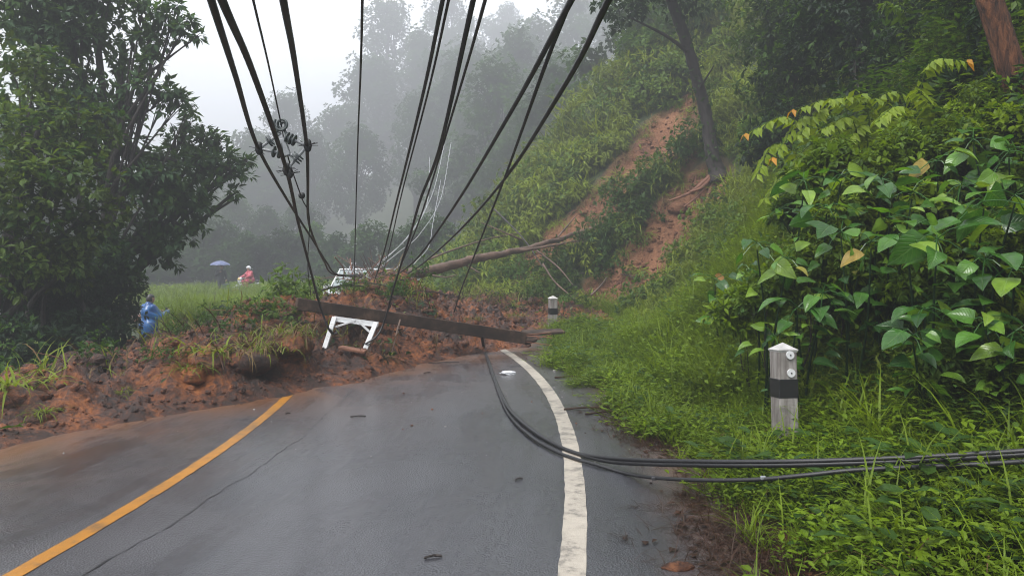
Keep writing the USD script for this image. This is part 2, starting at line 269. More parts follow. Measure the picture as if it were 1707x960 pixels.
mat('concrete', {'tc': ('texture_coordinate', {}), 'mp': ('mapping', {'scale': (9, 9, 1.2)}), 'n': ('noise_texture', {'scale': 1.5, 'detail': 7, 'roughness': .7}), 'n2': ('noise_texture', {'scale': 45, 'detail': 4}),
    'r': ('rgb_ramp', {'ramp': [(.3, (.06, .05, .045)), (.45, (.14, .125, .115)), (.7, (.28, .265, .25))]}), 'b': ('bump', {'strength': .4, 'distance': .004}), 'p': ('principled_bsdf', {'roughness': .65})},
    [('tc.object', 'mp.vector'), ('mp.vector', 'n.vector'), ('tc.object', 'n2.vector'), ('n.fac', 'r.fac'), ('r.color', 'p.base_color'), ('n2.fac', 'b.height'), ('b.normal', 'p.normal')])
mat('pole_concrete', {'tc': ('texture_coordinate', {}), 'n': ('noise_texture', {'scale': 3.5, 'detail': 7, 'roughness': .7}), 'n2': ('noise_texture', {'scale': 45, 'detail': 4}),
    'r': ('rgb_ramp', {'ramp': [(.36, (.011, .007, .005)), (.52, (.032, .020, .014)), (.72, (.10, .062, .042))]}), 'b': ('bump', {'strength': .7, 'distance': .008}), 'p': ('principled_bsdf', {'roughness': .8, 'specular_ior_level': .25})},
    [('tc.object', 'n.vector'), ('tc.object', 'n2.vector'), ('n.fac', 'r.fac'), ('r.color', 'p.base_color'), ('n2.fac', 'b.height'), ('b.normal', 'p.normal')])
mat('black_band', {'tc': ('texture_coordinate', {}), 'n': ('noise_texture', {'scale': 14, 'detail': 6, 'roughness': .65}), 'r': ('rgb_ramp', {'ramp': [(.3, (.3, .29, .28)), (.36, (.008, .008, .009))]}), 'p': ('principled_bsdf', {'roughness': .45})},
    [('tc.object', 'n.vector'), ('n.fac', 'r.fac'), ('r.color', 'p.base_color')])

# ------------------------------------------------------------------ the road's line: right edge line, curving left
ds = 0.1
S = np.arange(-22, 75, ds)
kap = np.where(S < 0, 1/29, np.where(S < 44, 1/30, 1/200))
i0 = np.argmin(abs(S))
head = np.cumsum(kap)*ds; head -= head[i0]
LX = np.cumsum(-np.sin(head))*ds; LY = np.cumsum(np.cos(head))*ds
LX += .52 - LX[i0]; LY += 7.4 - LY[i0]
LT = np.stack([-np.sin(head), np.cos(head)], 1); LN = np.stack([np.cos(head), np.sin(head)], 1)      # tangent, rightward normal
road_tree = cKDTree(np.stack([LX, LY], 1))
def su(x, y):
    x, y = np.asarray(x, float), np.asarray(y, float)
    _, i = road_tree.query(np.stack([x.ravel(), y.ravel()], 1)); dx, dy = x.ravel()-LX[i], y.ravel()-LY[i]
    u = dx*LN[i, 0] + dy*LN[i, 1]
    far = np.hypot(dx, dy); u = np.where(np.abs(u) < far*.6, np.sign(u)*far, u)
    return S[i].reshape(x.shape), u.reshape(x.shape)
def prof(s): return -.0006*np.maximum(s-9, 0)**2
def rp(s, u, dz=0.0):
    x, y = np.interp(s, S, LX) + u*np.interp(s, S, LN[:, 0]), np.interp(s, S, LY) + u*np.interp(s, S, LN[:, 1])
    return np.stack([x, y, prof(s) + dz + 0*x], -1)
UL, UR = -6.05, 0.98
TOE = shapely.Polygon([(4.5, -40), (3.3, -10), (3.0, 0), (2.95, 5.2), (2.6, 7.2), (2.15, 9), (2.0, 11), (2.25, 13), (2.65, 15), (3.0, 17.5), (2.5, 20), (.3, 22.5), (-2.2, 25.5), (-3.9, 28.5), (-4.2, 31), (-2.5, 36), (2, 44), (9, 54), (20, 66), (40, 85), (200, 90), (200, -40)])
def inside_dist(poly, x, y, step=.2):
    ring = poly.exterior; n = int(ring.length/step)
    pts = np.array([ring.interpolate(t).coords[0] for t in np.linspace(0, ring.length, n, endpoint=False)]) if n < 4000 else np.array(ring.segmentize(step).coords)
    d, _ = cKDTree(pts).query(np.stack([x.ravel(), y.ravel()], 1))
    return np.where(shapely.contains_xy(poly, x.ravel(), y.ravel()), d, -d).reshape(x.shape)
def hill_rise(D):
    D = np.maximum(D, 0)
    return np.where(D < 1, .6*D*D, .6 + 1.2*(D-1)) - .55*np.maximum(D-16, 0) - .4*np.maximum(D-40, 0)
SCAR = []
def height(x, y, scar=True):
    x, y = np.asarray(x, float), np.asarray(y, float)
    s, u = su(x, y)
    z = prof(s) - .04
    z = z - .95*smoothstep((UL - .05 - u)/.6) - .3*smoothstep((UL - 1 - u)/4) - .02*np.maximum(-u-10, 0)
    z = z + .24*smoothstep((u - UR)/1.5)
    D = inside_dist(TOE, x, y)
    nz = fbm(np.stack([x*.35, y*.35, 0*x], -1), 4, 3) - .5
    z = z + hill_rise(D) * (1 + .25*nz)
    z = z + np.where(np.abs(u + 2.8) < 3.8, 0, 1) * (fbm(np.stack([x*.9, y*.9, 0*x], -1), 3, 8)-.5)*.16
    far = 62*smoothstep((y - 70)/170)*smoothstep((x + 95)/140) + 14*smoothstep((y-120)/150)
    z = np.maximum(z, 0*z - 9) + far * smoothstep((np.abs(u) - 8)/20)
    if scar and SCAR:
        dd = inside_dist(SCAR[0], x, y) if len(SCAR) == 1 else np.maximum.reduce([inside_dist(c, x, y, .1) for c in SCAR])
        cut = smoothstep(dd/.5)
        z = z - cut*(.42 + 1.0*(fbm(np.stack([x*1.2+y*.5, y*.6, 0*x], -1), 4, 21)-.5) + 1.3*np.abs(fbm(np.stack([x*1.5-y*1.9, (x+y)*.5, 0*x], -1), 3, 23)-.5) + .5*(fbm(np.stack([x*3.3, y*3.3, 0*x], -1), 2, 27)-.5))
    return z
def hit(px, py, dmin=3, dmax=140, up=0.0, scar=False):
    d = np.concatenate([np.arange(dmin, 40, .1), np.arange(40, dmax, .5)]) if dmin < 40 else np.arange(dmin, dmax, .5)
    p = P(px, py, 1.0)
    x, z = p[0]*d, CAMH + (p[2]-CAMH)*d
    k = np.nonzero(z <= height(x, d, scar) + up)[0]
    k = k[0] if len(k) else len(d)-1
    return np.array([x[k], d[k], z[k]])
def ground_at(x, y): return float(height(np.array([x]), np.array([y]))[0])
SCAR_PX = [[(1150, 172), (1165, 215), (1150, 262), (1090, 268), (1062, 300), (1040, 340), (1010, 372), (965, 402), (925, 430), (890, 455), (872, 440), (905, 402), (950, 372), (985, 335), (1020, 300), (1045, 262), (1090, 215), (1125, 190)],
           [(1185, 300), (1195, 330), (1160, 385), (1125, 430), (1100, 472), (1062, 503), (990, 505), (985, 480), (1020, 462), (1052, 430), (1085, 385), (1110, 345), (1150, 312)]]
for q in SCAR_PX:
    SCAR.append(shapely.Polygon([hit(a, b, 15)[:2] for a, b in q]).buffer(0))
SCAR = [g.buffer(.12) for g in SCAR]
SCAR = [g if g.geom_type == 'Polygon' else max(g.geoms, key=lambda k: k.area) for g in SCAR]

def axis(lo, hi, a, b, fine, grow=1.07):
    mid = np.arange(a, b, fine); out = [mid]
    st, v, L = fine, a, []
    while v > lo: st *= grow; v -= st; L.append(v)
    st, v, R = fine, mid[-1], []
    while v < hi: st *= grow; v += st; R.append(v)
    return np.array(L[::-1] + list(mid) + R)
gx, gy = axis(-330, 330, -13, 12, .14), axis(-60, 540, 1.5, 34, .14)
X, Y = np.meshgrid(gx, gy, indexing='ij')
Z = height(X, Y)
Dtoe = inside_dist(TOE, X, Y)
soilmask = np.clip(np.maximum.reduce([inside_dist(c, X, Y, .1) for c in SCAR])/.35 + 1.3 + (fbm(np.stack([X*2, Y*2, 0*X], -1), 3, 5)-.5)*1.2, 0, 1)
sg, ug = su(X, Y)
soilmask = np.maximum(soilmask, smoothstep((1.75 - ug + (fbm(np.stack([X*2.5, Y*2.5, 0*X], -1), 3, 9)-.5)*2.4)/.5) * (ug > -1) * (Y < 11) * .8)
V = np.stack([X, Y, Z], -1).reshape(-1, 3)
ni, nj = X.shape
ii, jj = np.meshgrid(np.arange(ni-1), np.arange(nj-1), indexing='ij')
Q = np.stack([ii*nj+jj, (ii+1)*nj+jj, (ii+1)*nj+jj+1, ii*nj+jj+1], -1).reshape(-1, 4)
onhill = (Dtoe.ravel()[Q].mean(1) > 0)
def submesh(q):
    idx, inv = np.unique(q, return_inverse=True); return V[idx], inv.reshape(q.shape), idx
for nm, q, mt in (('ground', Q[~onhill], 'ground_soil'), ('hillside', Q[onhill], 'hill_soil')):
    v, f, idx = submesh(q)
    tag(obj(nm, (v, f), mt, smooth=True, prim={'soil': soilmask.ravel()[idx]}), kind='structure')

# road with painted lines and cracks
road = tag(UsdGeom.Xform.Define(stage, '/World/road'), kind='structure')
def ribbon(u0, u1, s0, s1, dz, step=.25, nu=2, jag=0, seed=0):
    s = np.arange(s0, s1, step); r = RNG(seed)
    us = np.linspace(0, 1, nu)
    a = (u0(s) if callable(u0) else u0 + 0*s) + jag*(r.random(len(s))-.5); b = (u1(s) if callable(u1) else u1 + 0*s) + jag*(r.random(len(s))-.5)
    v = np.concatenate([rp(s, a + (b-a)*t, dz) for t in us]).reshape(nu, len(s), 3)
    i, j = np.meshgrid(np.arange(nu-1), np.arange(len(s)-1), indexing='ij'); n = len(s)
    return v.reshape(-1, 3), np.stack([i*n+j, (i+1)*n+j, (i+1)*n+j+1, i*n+j+1], -1).reshape(-1, 4)
rv_, rf_ = ribbon(UL, UR, -21, 70, 0, .12, nu=48, jag=.02)
s_a, u_a = su(rv_[:, 0], rv_[:, 1])
ROADM = UsdGeom.Mesh(obj('asphalt', (rv_, rf_), 'asphalt', road, True, {'lane': np.stack([u_a, s_a, 0*u_a], -1)}))
obj('edge_line', ribbon(-.07, .075, -21, 70, .004, .12, jag=.008), 'paint_white', road)
obj('centre_line', ribbon(lambda s: -.05 - np.clip(2.87+.06*(s+3.6), 2.8, 3.3), lambda s: .055 - np.clip(2.87+.06*(s+3.6), 2.8, 3.3), -21, 70, .004, .12, jag=.008, seed=2), 'paint_yellow', road)
plain('crack_fill', (.012, .012, .013), .35, .3)
wv = lambda k, a: (lambda s: k + a*(noise(np.stack([s*1.6, 0*s, 0*s+k], -1), 4)-.5) + a*.5*(noise(np.stack([s*7, 0*s, 0*s+k], -1), 5)-.5))
obj('crack', ribbon(wv(-2.48, .08), lambda s: wv(-2.48, .08)(s)+.008, -5, 5, .003, .06, jag=.012), 'crack_fill', road)
obj('crack', ribbon(wv(-4.95, .1), lambda s: wv(-4.95, .1)(s)+.014, -4, 6, .003, .06, jag=.008, seed=4), 'crack_fill', road)

# ------------------------------------------------------------------ leaves, blades, crowns
def unit(a): return a/(np.linalg.norm(a, axis=-1, keepdims=True)+1e-12)
def sphere_dirs(r, n): return unit(r.normal(size=(n, 3)))
T_FAR = (np.array([[0, 0, 0], [.5, -.3, .05], [1, 0, -.12], [.45, .3, .05]]), np.array([[0, 1, 2], [0, 2, 3]]))
T_LEAF = (np.array([[0, 0, 0], [.4, -.21, .05], [1, 0, -.14], [.4, .21, .05], [.45, 0, 0]]), np.array([[0, 1, 4], [1, 2, 4], [0, 4, 3], [3, 4, 2]]))
T_OVAL = (np.array([[0, 0, 0], [.25, -.2, .03], [.65, -.22, .03], [1, 0, -.12], [.65, .22, .03], [.25, .2, .03], [.5, 0, -.02]]), np.array([[0, 1, 6], [1, 2, 6], [2, 3, 6], [0, 6, 5], [5, 6, 4], [4, 6, 3]]))
T_NARROW = (np.array([[0, 0, 0], [.35, -.1, .03], [1, 0, -.25], [.35, .1, .03], [.5, 0, -.03]]), np.array([[0, 1, 4], [1, 2, 4], [0, 4, 3], [3, 4, 2]]))
def leaves(tpl, pos, d, nrm, size):
    v, f = tpl; n = len(pos); d = unit(d); y = unit(np.cross(nrm, d)); z = np.cross(d, y)
    size = np.broadcast_to(np.asarray(size, float), (n,))
    V = pos[:, None] + size[:, None, None]*(v[None, :, :1]*d[:, None] + v[None, :, 1:2]*y[:, None] + v[None, :, 2:]*z[:, None])
    F = f[None] + (np.arange(n)*len(v))[:, None, None]
    return trimesh.Trimesh(V.reshape(-1, 3), F.reshape(-1, 3), process=False)
def rosettes(r, tips, out, k, tpl, size, droop=.5, spread=.9):
    """k leaves round each tip, spreading about the outward direction and hanging a little."""
    n = len(tips); tips = np.repeat(tips, k, 0); out = np.repeat(unit(out), k, 0)
    side = unit(np.cross(out, sphere_dirs(r, n*k)))
    d = unit(out*(1-spread*r.random((n*k, 1))) + side*spread + np.array([0, 0, -droop])*r.random((n*k, 1)))
    nrm = unit(np.array([0, 0, 1.0]) + .5*sphere_dirs(r, n*k) + .3*out)
    return leaves(tpl, tips + d*size*.15, d, nrm, size*r.uniform(.6, 1.15, n*k))
def blob_tips(r, c, rad, n, seed=0, flat=.8, shell=.5):
    d = sphere_dirs(r, n)
    lump = .62 + .75*noise(d*2.2 + seed*7.3, seed)
    p = c + d*(rad*lump*r.random(n)**shell)[:, None]*np.array([1, 1, flat])
    return p, unit(d + np.array([0, 0, .35]))
def crown(blobs, per, k, tpl, size, seed=0, droop=.5, flat=.8, shell=.5, spread=.9):
    r = RNG(seed); ms = []
    for i, (c, rad) in enumerate(blobs):
        t, o = blob_tips(r, np.asarray(c, float), rad, max(4, int(per*rad**2)), seed*31+i, flat, shell)
        ms.append(rosettes(r, t, o, k, tpl, size, droop, spread))
    return cat_(ms)
def limbs(base, blobs, r0, seed=0, fork=.45, sides=7):
    """A tapered trunk and limbs that leave it for each blob of the crown."""
    r = RNG(seed); base = np.asarray(base, float); cs = np.array([b[0] for b in blobs]); top = cs[np.argmax(cs[:, 2])]*.55 + cs.mean(0)*.45
    mid = base*(1-fork) + top*fork + np.array([*(r.normal(size=2)*.12), 0])*np.linalg.norm(top-base)*.3
    tr = spline([base + [0, 0, -.3], base*.6+mid*.4+r.normal(size=3)*.05, mid, top], 8)
    t = tube(tr, np.linspace(r0, r0*.25, len(tr))*(1+.5*np.exp(-np.linspace(0, 12, len(tr)))), sides, wob=.1, seed=seed)
    ms = []
    for c, rad in blobs:
        a = tr[int(len(tr)*r.uniform(.3, .9))]
        q = spline([a, a*.5+np.asarray(c)*.5+[0, 0, -.12*rad]+r.normal(size=3)*.08*rad, c], 5)
        ms.append(tube(q, np.linspace(r0*.38, r0*.08, len(q)), 5))
        for _ in range(3):
            e = np.asarray(c)+sphere_dirs(r, 1)[0]*rad*.8
            ms.append(tube(spline([q[-4], (q[-2]+e)/2, e], 3), np.linspace(r0*.12, r0*.03, 7), 4))
    return t, cat_(ms)
def blade_mesh(r, n, L, w, arch=.9, base=.05, segs=4, lean=.25, fold=True):
    """n arching grass blades from one tuft."""
    az = r.random(n)*2*np.pi; h = np.stack([np.cos(az), np.sin(az), 0*az], 1); side = np.stack([-np.sin(az), np.cos(az), 0*az], 1)
    l = L*r.uniform(.55, 1.1, n); ar = arch*r.uniform(.5, 1.3, n); le = lean*r.uniform(.3, 1.6, n)
    b = np.stack([r.normal(size=n)*base, r.normal(size=n)*base, 0*az], 1)
    t = np.linspace(0, 1, segs+1); V = []
    for ti in t:
        ang = le + ar*ti*1.3
        V.append((ti, ang))
    pts = [b]
    for a, c in zip(V[:-1], V[1:]):
        ang = (a[1]+c[1])/2
        pts.append(pts[-1] + (l/segs)[:, None]*(h*np.sin(ang)[:, None] + np.array([0, 0, 1.0])*np.cos(ang)[:, None]))
    vs = []
    for i, p in enumerate(pts):
        ww = w*(1-.25*(t[i]*2-1)**2)*(1-t[i]**3)*r.uniform(.98, 1.02) + .0008
        vs += [p + side*ww/2, p - side*ww/2]
    Vv = np.stack(vs, 1); m = Vv.shape[1]; f = []
    for i in range(segs): f += [[2*i, 2*i+1, 2*i+3], [2*i, 2*i+3, 2*i+2]]
    F = np.array(f)[None] + (np.arange(n)*m)[:, None, None]
    return trimesh.Trimesh(Vv.reshape(-1, 3), F.reshape(-1, 3), process=False)
def weed_mesh(r, n, h, size, tpl=T_OVAL, spread=.12):
    p = np.stack([r.normal(size=n)*spread, r.normal(size=n)*spread, h*r.random(n)**.6], 1)
    d = unit(np.stack([r.normal(size=n), r.normal(size=n), r.uniform(-.25, .45, n)], 1))
    m = leaves(tpl, p, d, unit(np.array([0, 0, 1.0]) + .35*sphere_dirs(r, n)), size*r.uniform(.6, 1.2, n))
    st = [tube([[q[0]*.3, q[1]*.3, 0], q], .0018+.004*size, 3, cap=False) for q in p[::4]]
    return cat_([m]+st)
def frond_mesh(pts, n, size, tpl=T_LEAF, seed=0, sag=.35):
    r = RNG(seed); q = spline(pts, 12); L = np.linspace(.12, 1, n); k = (L*(len(q)-1)).astype(int)
    t = unit(np.gradient(q, axis=0))[k]; side = unit(np.cross(t, [0, 0, 1.0])); ms = []
    sz = size*(1-.55*np.abs(L-.45)**1.5)
    for s in (-1, 1):
        d = unit(side*s + t*.45 + np.array([0, 0, -sag]) + .12*r.normal(size=t.shape))
        ms.append(leaves(tpl, q[k], d, unit(np.cross(side, t)*1.0 + .2*r.normal(size=t.shape)), sz*r.uniform(.85, 1.1, n)))
    return q, ms
def stalk(pts, r0, r1, n=6, sides=5):
    q = spline(pts, n); return tube(q, np.linspace(r0, r1, len(q)), sides)

# large heart-shaped leaves: each its own mesh
LEAF_UV = np.array([(u_, k_, 0) for u_ in np.linspace(0, 1, 7) for k_ in (-1, -.5, 0, .5, 1)])
def big_leaf(base, d, nrm, L, seed):
    r = RNG(seed); t = np.linspace(0, 1, 7); w = r.uniform(.29, .42)*np.sin(np.pi*np.clip(t, .0, 1)**.62)**.75*(1-.15*t); w[0], w[-1] = .06, 0.0
    s = np.array([-1, -.5, 0, .5, 1]); curl = r.uniform(.2, .9); fold = r.uniform(.05, .3)
    v = np.array([[ti - .12*(abs(k) > .6)*(i == 1), k*wi, fold*abs(k)*wi*1.3 - curl*ti*ti*.55 + .025*math.sin(7*ti+k*3)*abs(k)] for i, (ti, wi) in enumerate(zip(t, w)) for k in s])
    f = [[5*i+j, 5*i+j+1, 5*i+j+6, 5*i+j+5] for i in range(6) for j in range(4)]
    d = unit(np.asarray(d, float)); y = unit(np.cross(nrm, d)); z = np.cross(d, y)
    return base + L*(v[:, :1]*d + v[:, 1:2]*y + v[:, 2:]*z), np.array(f)[:, ::-1]

# ------------------------------------------------------------------ the large broad-leaved trees on the left
def cl(px, py, d, up=.25): return min(d, float(hit(px, py, 3.5, up=up, scar=True)[1]))
ORD_ = 'first,second,third,fourth,fifth,sixth,seventh,eighth,ninth,tenth,eleventh,twelfth,thirteenth,fourteenth,fifteenth,sixteenth,seventeenth,eighteenth'.split(',')
def px_blobs(lst): return [(P(a, b, d), rp_/FPX*d) for a, b, d, rp_ in lst]
def blob_tree(name, label, cat, base, blobs, leaf, per, k, tpl, size, r0, bark='bark_dark', seed=0, group=None, droop=.5, shell=.5, fork=.45):
    base = np.asarray(base, float); base[2] = ground_at(base[0], base[1])
    t = thing(name, label, cat, base, group=group)
    bl = [(np.asarray(c)-base, r) for c, r in blobs]
    tr, br = limbs((0, 0, 0), bl, r0, seed, fork)
    obj('trunk', tr, bark, t, True); obj('branch', br, bark, t, True)
    if isinstance(leaf, str): leaf = [(leaf, 1.0)]
    for i, (lm, share) in enumerate(leaf):
        obj('crown', crown(bl, per*share, k, tpl, size, seed+i*50, droop, shell=shell), lm, t)
    return t
blob_tree('broadleaf_tree', 'tall dark broad-leaved tree reaching over the road from the left edge', 'tree', (-9.6, 16.5, 0),
          px_blobs([(60, 40, 14.5, 130), (120, 60, 14.8, 92), (140, 190, 15, 98), (235, 300, 15.2, 85), (262, 395, 15.6, 62), (150, 0, 14.6, 66), (288, 300, 16, 70), (340, 268, 16.6, 52), (310, 232, 16.8, 45), (378, 282, 17, 33), (320, 335, 16.2, 42), (90, 180, 14.8, 120), (190, 418, 15.4, 55), (20, -60, 14.5, 120), (150, -60, 15, 120), (402, 288, 17, 20), (372, 248, 17, 24), (392, 322, 17, 17), (330, 368, 16.5, 22), (352, 350, 16.6, 17), (412, 268, 17.2, 12), (300, 392, 16, 24), (285, 430, 16, 22), (355, 225, 16.9, 22), (318, 205, 16.7, 22)]),
          [('leaf_bluish', .6), ('leaf_mid', .4)], 150, 8, T_LEAF, .21, .26, seed=3, shell=.7)
blob_tree('broadleaf_tree', 'slender tree with whorled leaves standing out against the white sky', 'tree', (-8.6, 15.3, 0),
          px_blobs([(280, 25, 14.4, 30), (305, 50, 14.4, 24), (262, 62, 14.5, 28), (318, 36, 14.4, 15), (252, 100, 14.5, 24), (282, 150, 14.8, 26), (305, 168, 14.8, 19), (270, 172, 14.8, 22), (296, 8, 14.4, 16), (240, 10, 14.5, 34), (235, 140, 14.7, 34), (315, 190, 14.9, 12), (225, 60, 14.6, 26), (205, 110, 14.7, 30), (228, 180, 14.8, 26), (330, 60, 14.4, 9)]),
          'leaf_bluish', 190, 9, T_LEAF, .20, .10, seed=5, shell=.8, fork=.6)
blob_tree('broadleaf_tree', 'nearer tree with yellowish leaves at the left edge of the picture', 'tree', (-8.3, 12.2, 0),
          px_blobs([(40, 330, 11, 85), (110, 290, 11.3, 78), (50, 215, 11.6, 85), (135, 385, 11.8, 62), (30, 430, 11, 80), (165, 345, 12, 48), (100, 440, 11.6, 60), (-30, 300, 11, 100), (140, 215, 12, 60), (60, 120, 12, 60)]),
          [('leaf_olive', .7), ('leaf_mid', .3)], 200, 7, T_OVAL, .15, .17, seed=8)
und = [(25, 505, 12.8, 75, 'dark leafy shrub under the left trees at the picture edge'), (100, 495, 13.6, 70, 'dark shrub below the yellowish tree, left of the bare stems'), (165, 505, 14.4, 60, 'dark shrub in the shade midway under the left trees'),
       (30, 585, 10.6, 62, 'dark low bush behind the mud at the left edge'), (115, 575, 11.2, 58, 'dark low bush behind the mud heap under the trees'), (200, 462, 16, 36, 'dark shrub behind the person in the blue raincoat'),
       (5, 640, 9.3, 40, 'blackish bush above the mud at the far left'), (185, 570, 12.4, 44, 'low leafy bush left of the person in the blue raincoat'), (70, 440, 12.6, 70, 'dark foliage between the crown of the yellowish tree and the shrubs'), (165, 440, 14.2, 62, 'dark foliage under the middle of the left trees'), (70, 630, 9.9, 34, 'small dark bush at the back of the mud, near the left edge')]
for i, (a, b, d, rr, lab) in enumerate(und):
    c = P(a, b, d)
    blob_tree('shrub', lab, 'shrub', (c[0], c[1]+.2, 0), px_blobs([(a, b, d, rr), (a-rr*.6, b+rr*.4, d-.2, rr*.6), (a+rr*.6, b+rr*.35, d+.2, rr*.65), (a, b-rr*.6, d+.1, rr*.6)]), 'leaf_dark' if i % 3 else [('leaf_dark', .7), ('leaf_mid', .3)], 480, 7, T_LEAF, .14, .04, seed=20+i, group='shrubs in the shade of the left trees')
# ------------------------------------------------------------------ the right-hand slope: thicket, trunks
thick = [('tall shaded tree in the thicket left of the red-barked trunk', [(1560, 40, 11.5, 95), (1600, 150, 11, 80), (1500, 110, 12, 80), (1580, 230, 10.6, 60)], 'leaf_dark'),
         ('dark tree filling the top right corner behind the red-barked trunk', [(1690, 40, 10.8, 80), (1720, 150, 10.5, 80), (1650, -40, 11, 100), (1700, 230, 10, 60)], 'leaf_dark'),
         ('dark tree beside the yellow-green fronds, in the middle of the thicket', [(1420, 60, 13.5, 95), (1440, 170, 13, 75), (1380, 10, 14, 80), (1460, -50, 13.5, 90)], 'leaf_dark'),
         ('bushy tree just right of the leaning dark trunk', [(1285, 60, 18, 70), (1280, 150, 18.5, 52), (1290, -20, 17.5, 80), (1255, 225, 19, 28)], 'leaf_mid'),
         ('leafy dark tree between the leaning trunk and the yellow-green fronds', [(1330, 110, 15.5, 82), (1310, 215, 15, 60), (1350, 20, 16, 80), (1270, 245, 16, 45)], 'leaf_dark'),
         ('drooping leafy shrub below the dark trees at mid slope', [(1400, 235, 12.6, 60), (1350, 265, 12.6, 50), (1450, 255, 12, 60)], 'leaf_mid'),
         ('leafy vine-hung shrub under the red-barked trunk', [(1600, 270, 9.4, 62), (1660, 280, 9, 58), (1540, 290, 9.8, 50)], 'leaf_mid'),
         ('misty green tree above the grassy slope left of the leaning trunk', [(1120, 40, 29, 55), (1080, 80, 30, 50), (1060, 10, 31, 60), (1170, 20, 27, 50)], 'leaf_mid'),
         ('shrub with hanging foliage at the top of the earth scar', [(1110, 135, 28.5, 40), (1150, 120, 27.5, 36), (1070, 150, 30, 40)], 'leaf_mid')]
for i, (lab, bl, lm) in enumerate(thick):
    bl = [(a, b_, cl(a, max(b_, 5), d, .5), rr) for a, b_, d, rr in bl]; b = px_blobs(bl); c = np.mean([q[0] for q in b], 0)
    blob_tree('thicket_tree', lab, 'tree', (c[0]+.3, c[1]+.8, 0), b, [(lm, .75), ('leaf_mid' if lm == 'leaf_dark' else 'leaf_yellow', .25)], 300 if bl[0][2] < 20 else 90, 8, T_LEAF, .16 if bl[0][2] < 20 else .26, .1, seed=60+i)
shr = [(1455, 455, 7.3, 74, 'leafy shrub behind the big-leaved plants, above the dark hollow'), (1360, 430, 7.7, 55, 'leafy shrub uphill behind the near guide post'), (1560, 455, 6.9, 80, 'leafy shrub in the middle of the big-leaved plants'),
       (1665, 490, 6.2, 85, 'leafy shrub at the right edge of the picture, low on the bank'), (1610, 350, 7.9, 82, 'leafy shrub behind the big-leaved plants on the right'), (1450, 320, 8.4, 60, 'small-leaved shrub behind the central big-leaved plants'),
       (1700, 370, 7.4, 80, 'leafy shrub at the right edge, high on the bank'), (1335, 340, 8.6, 46, 'small shrub at the left end of the big-leaved plants'), (1530, 220, 9, 40, 'small leafy shrub under the frond with the orange tip'), (1590, 590, 5.6, 40, 'low shrub at the foot of the right bank')]
for i, (a, b, d, rr, lab) in enumerate(shr):
    d = cl(a, b, d, .35)
    c = P(a, b, d)
    blob_tree('bank_shrub', lab, 'shrub', (c[0]+.2, c[1]+.3, 0), px_blobs([(a, b, d, rr), (a-rr*.6, b+rr*.3, d-.1, rr*.6), (a+rr*.6, b+rr*.2, d+.1, rr*.6), (a, b+rr*.6, d, rr*.6)]), [('leaf_mid', .5), ('leaf_yellow', .5)], 1700, 6, T_OVAL, .095, .02, seed=90+i, group='shrubs on the right bank')
sm_ = sorted([(1280, 475, 7.0, 40), (1235, 505, 7.6, 36), (1345, 425, 7.0, 46), (1400, 350, 7.1, 50), (1385, 268, 7.6, 46), (1500, 245, 7.3, 50), (1585, 228, 7.2, 44), (1665, 215, 7.0, 46), (1455, 425, 6.8, 46), (1540, 455, 6.4, 48), (1620, 395, 6.3, 52), (1690, 385, 6.0, 52), (1625, 545, 5.7, 44), (1560, 600, 5.6, 36), (1690, 605, 5.3, 46), (1450, 300, 7.2, 44), (1560, 340, 6.8, 46), (1640, 170, 7.6, 44)])
for i, (a, b, d, rr) in enumerate(sm_):
    c = P(a, b, d)
    blob_tree('small_leaved_bush', (ORD_[i] + ' from the left' if i else 'leftmost') + ' of the small-leaved bushes among the big-leaved plants', 'shrub', (c[0]+.1, c[1]+.25, 0), px_blobs([(a, b, d, rr), (a-rr*.8, b+rr*.5, d-.08, rr*.7), (a+rr*.8, b+rr*.4, d+.08, rr*.7), (a+rr*.1, b+rr*.9, d, rr*.8)]), [('leaf_yellow', .4), ('weed', .6)], 1900, 6, T_OVAL if i % 2 else T_LEAF, .075 if i % 3 else .10, .014, seed=400+i, group='small-leaved bushes on the right bank')
LD = cl(1195, 285, 23, .2)-.2; LF = LD/23; P0 = P; P = lambda a, b, d: P0(a, b, d*LF)
t = thing('leaning_tree', 'dark leaning tree trunk at the top edge of the earth scar', 'tree', P(1195, 285, 23) - [0, 0, .4])
b0 = P(1195, 285, 23) - [0, 0, .4]
tp = spline([P(1200, 300, 23)-b0, P(1188, 262, 23)-b0, P(1176, 190, 23)-b0, P(1150, 90, 22.7)-b0, P(1112, -20, 22)-b0, P(1085, -130, 21.5)-b0], 8)
obj('trunk', tube(tp, LF*np.linspace(.215, .14, len(tp))*(1+1.0*np.exp(-np.linspace(0, 14, len(tp)))), 10, wob=.12, seed=1), 'bark_dark', t, True)
obj('branch', cat_([stalk([P(1150, 90, 22.7)-b0, P(1110, 60, 22)-b0, P(1050, 30, 21.5)-b0], .07, .02), stalk([P(1120, 0, 22)-b0, P(1060, -30, 21)-b0, P(1010, 0, 20.5)-b0], .07, .02), stalk([P(1165, 150, 22.8)-b0, P(1190, 110, 22)-b0], .04, .015)]), 'bark_dark', t, True)
obj('crown', crown([(P(a, b, d)-b0, r/FPX*d) for a, b, d, r in [(1050, 15, 21.5, 38), (1015, 8, 20.8, 26), (1085, -30, 21.5, 50), (1030, 50, 21.2, 14), (1150, -10, 22, 50)]], 110, 8, T_LEAF, .2, 11), 'leaf_dark', t)
r_ = RNG(4); k = r_.integers(4, len(tp)-8, 240)
obj('ivy', leaves(T_LEAF, tp[k]+sphere_dirs(r_, 240)*.24, sphere_dirs(r_, 240)+[0, 0, -.6], sphere_dirs(r_, 240)+[0, -1, .3], .17), 'leaf_mid', t)
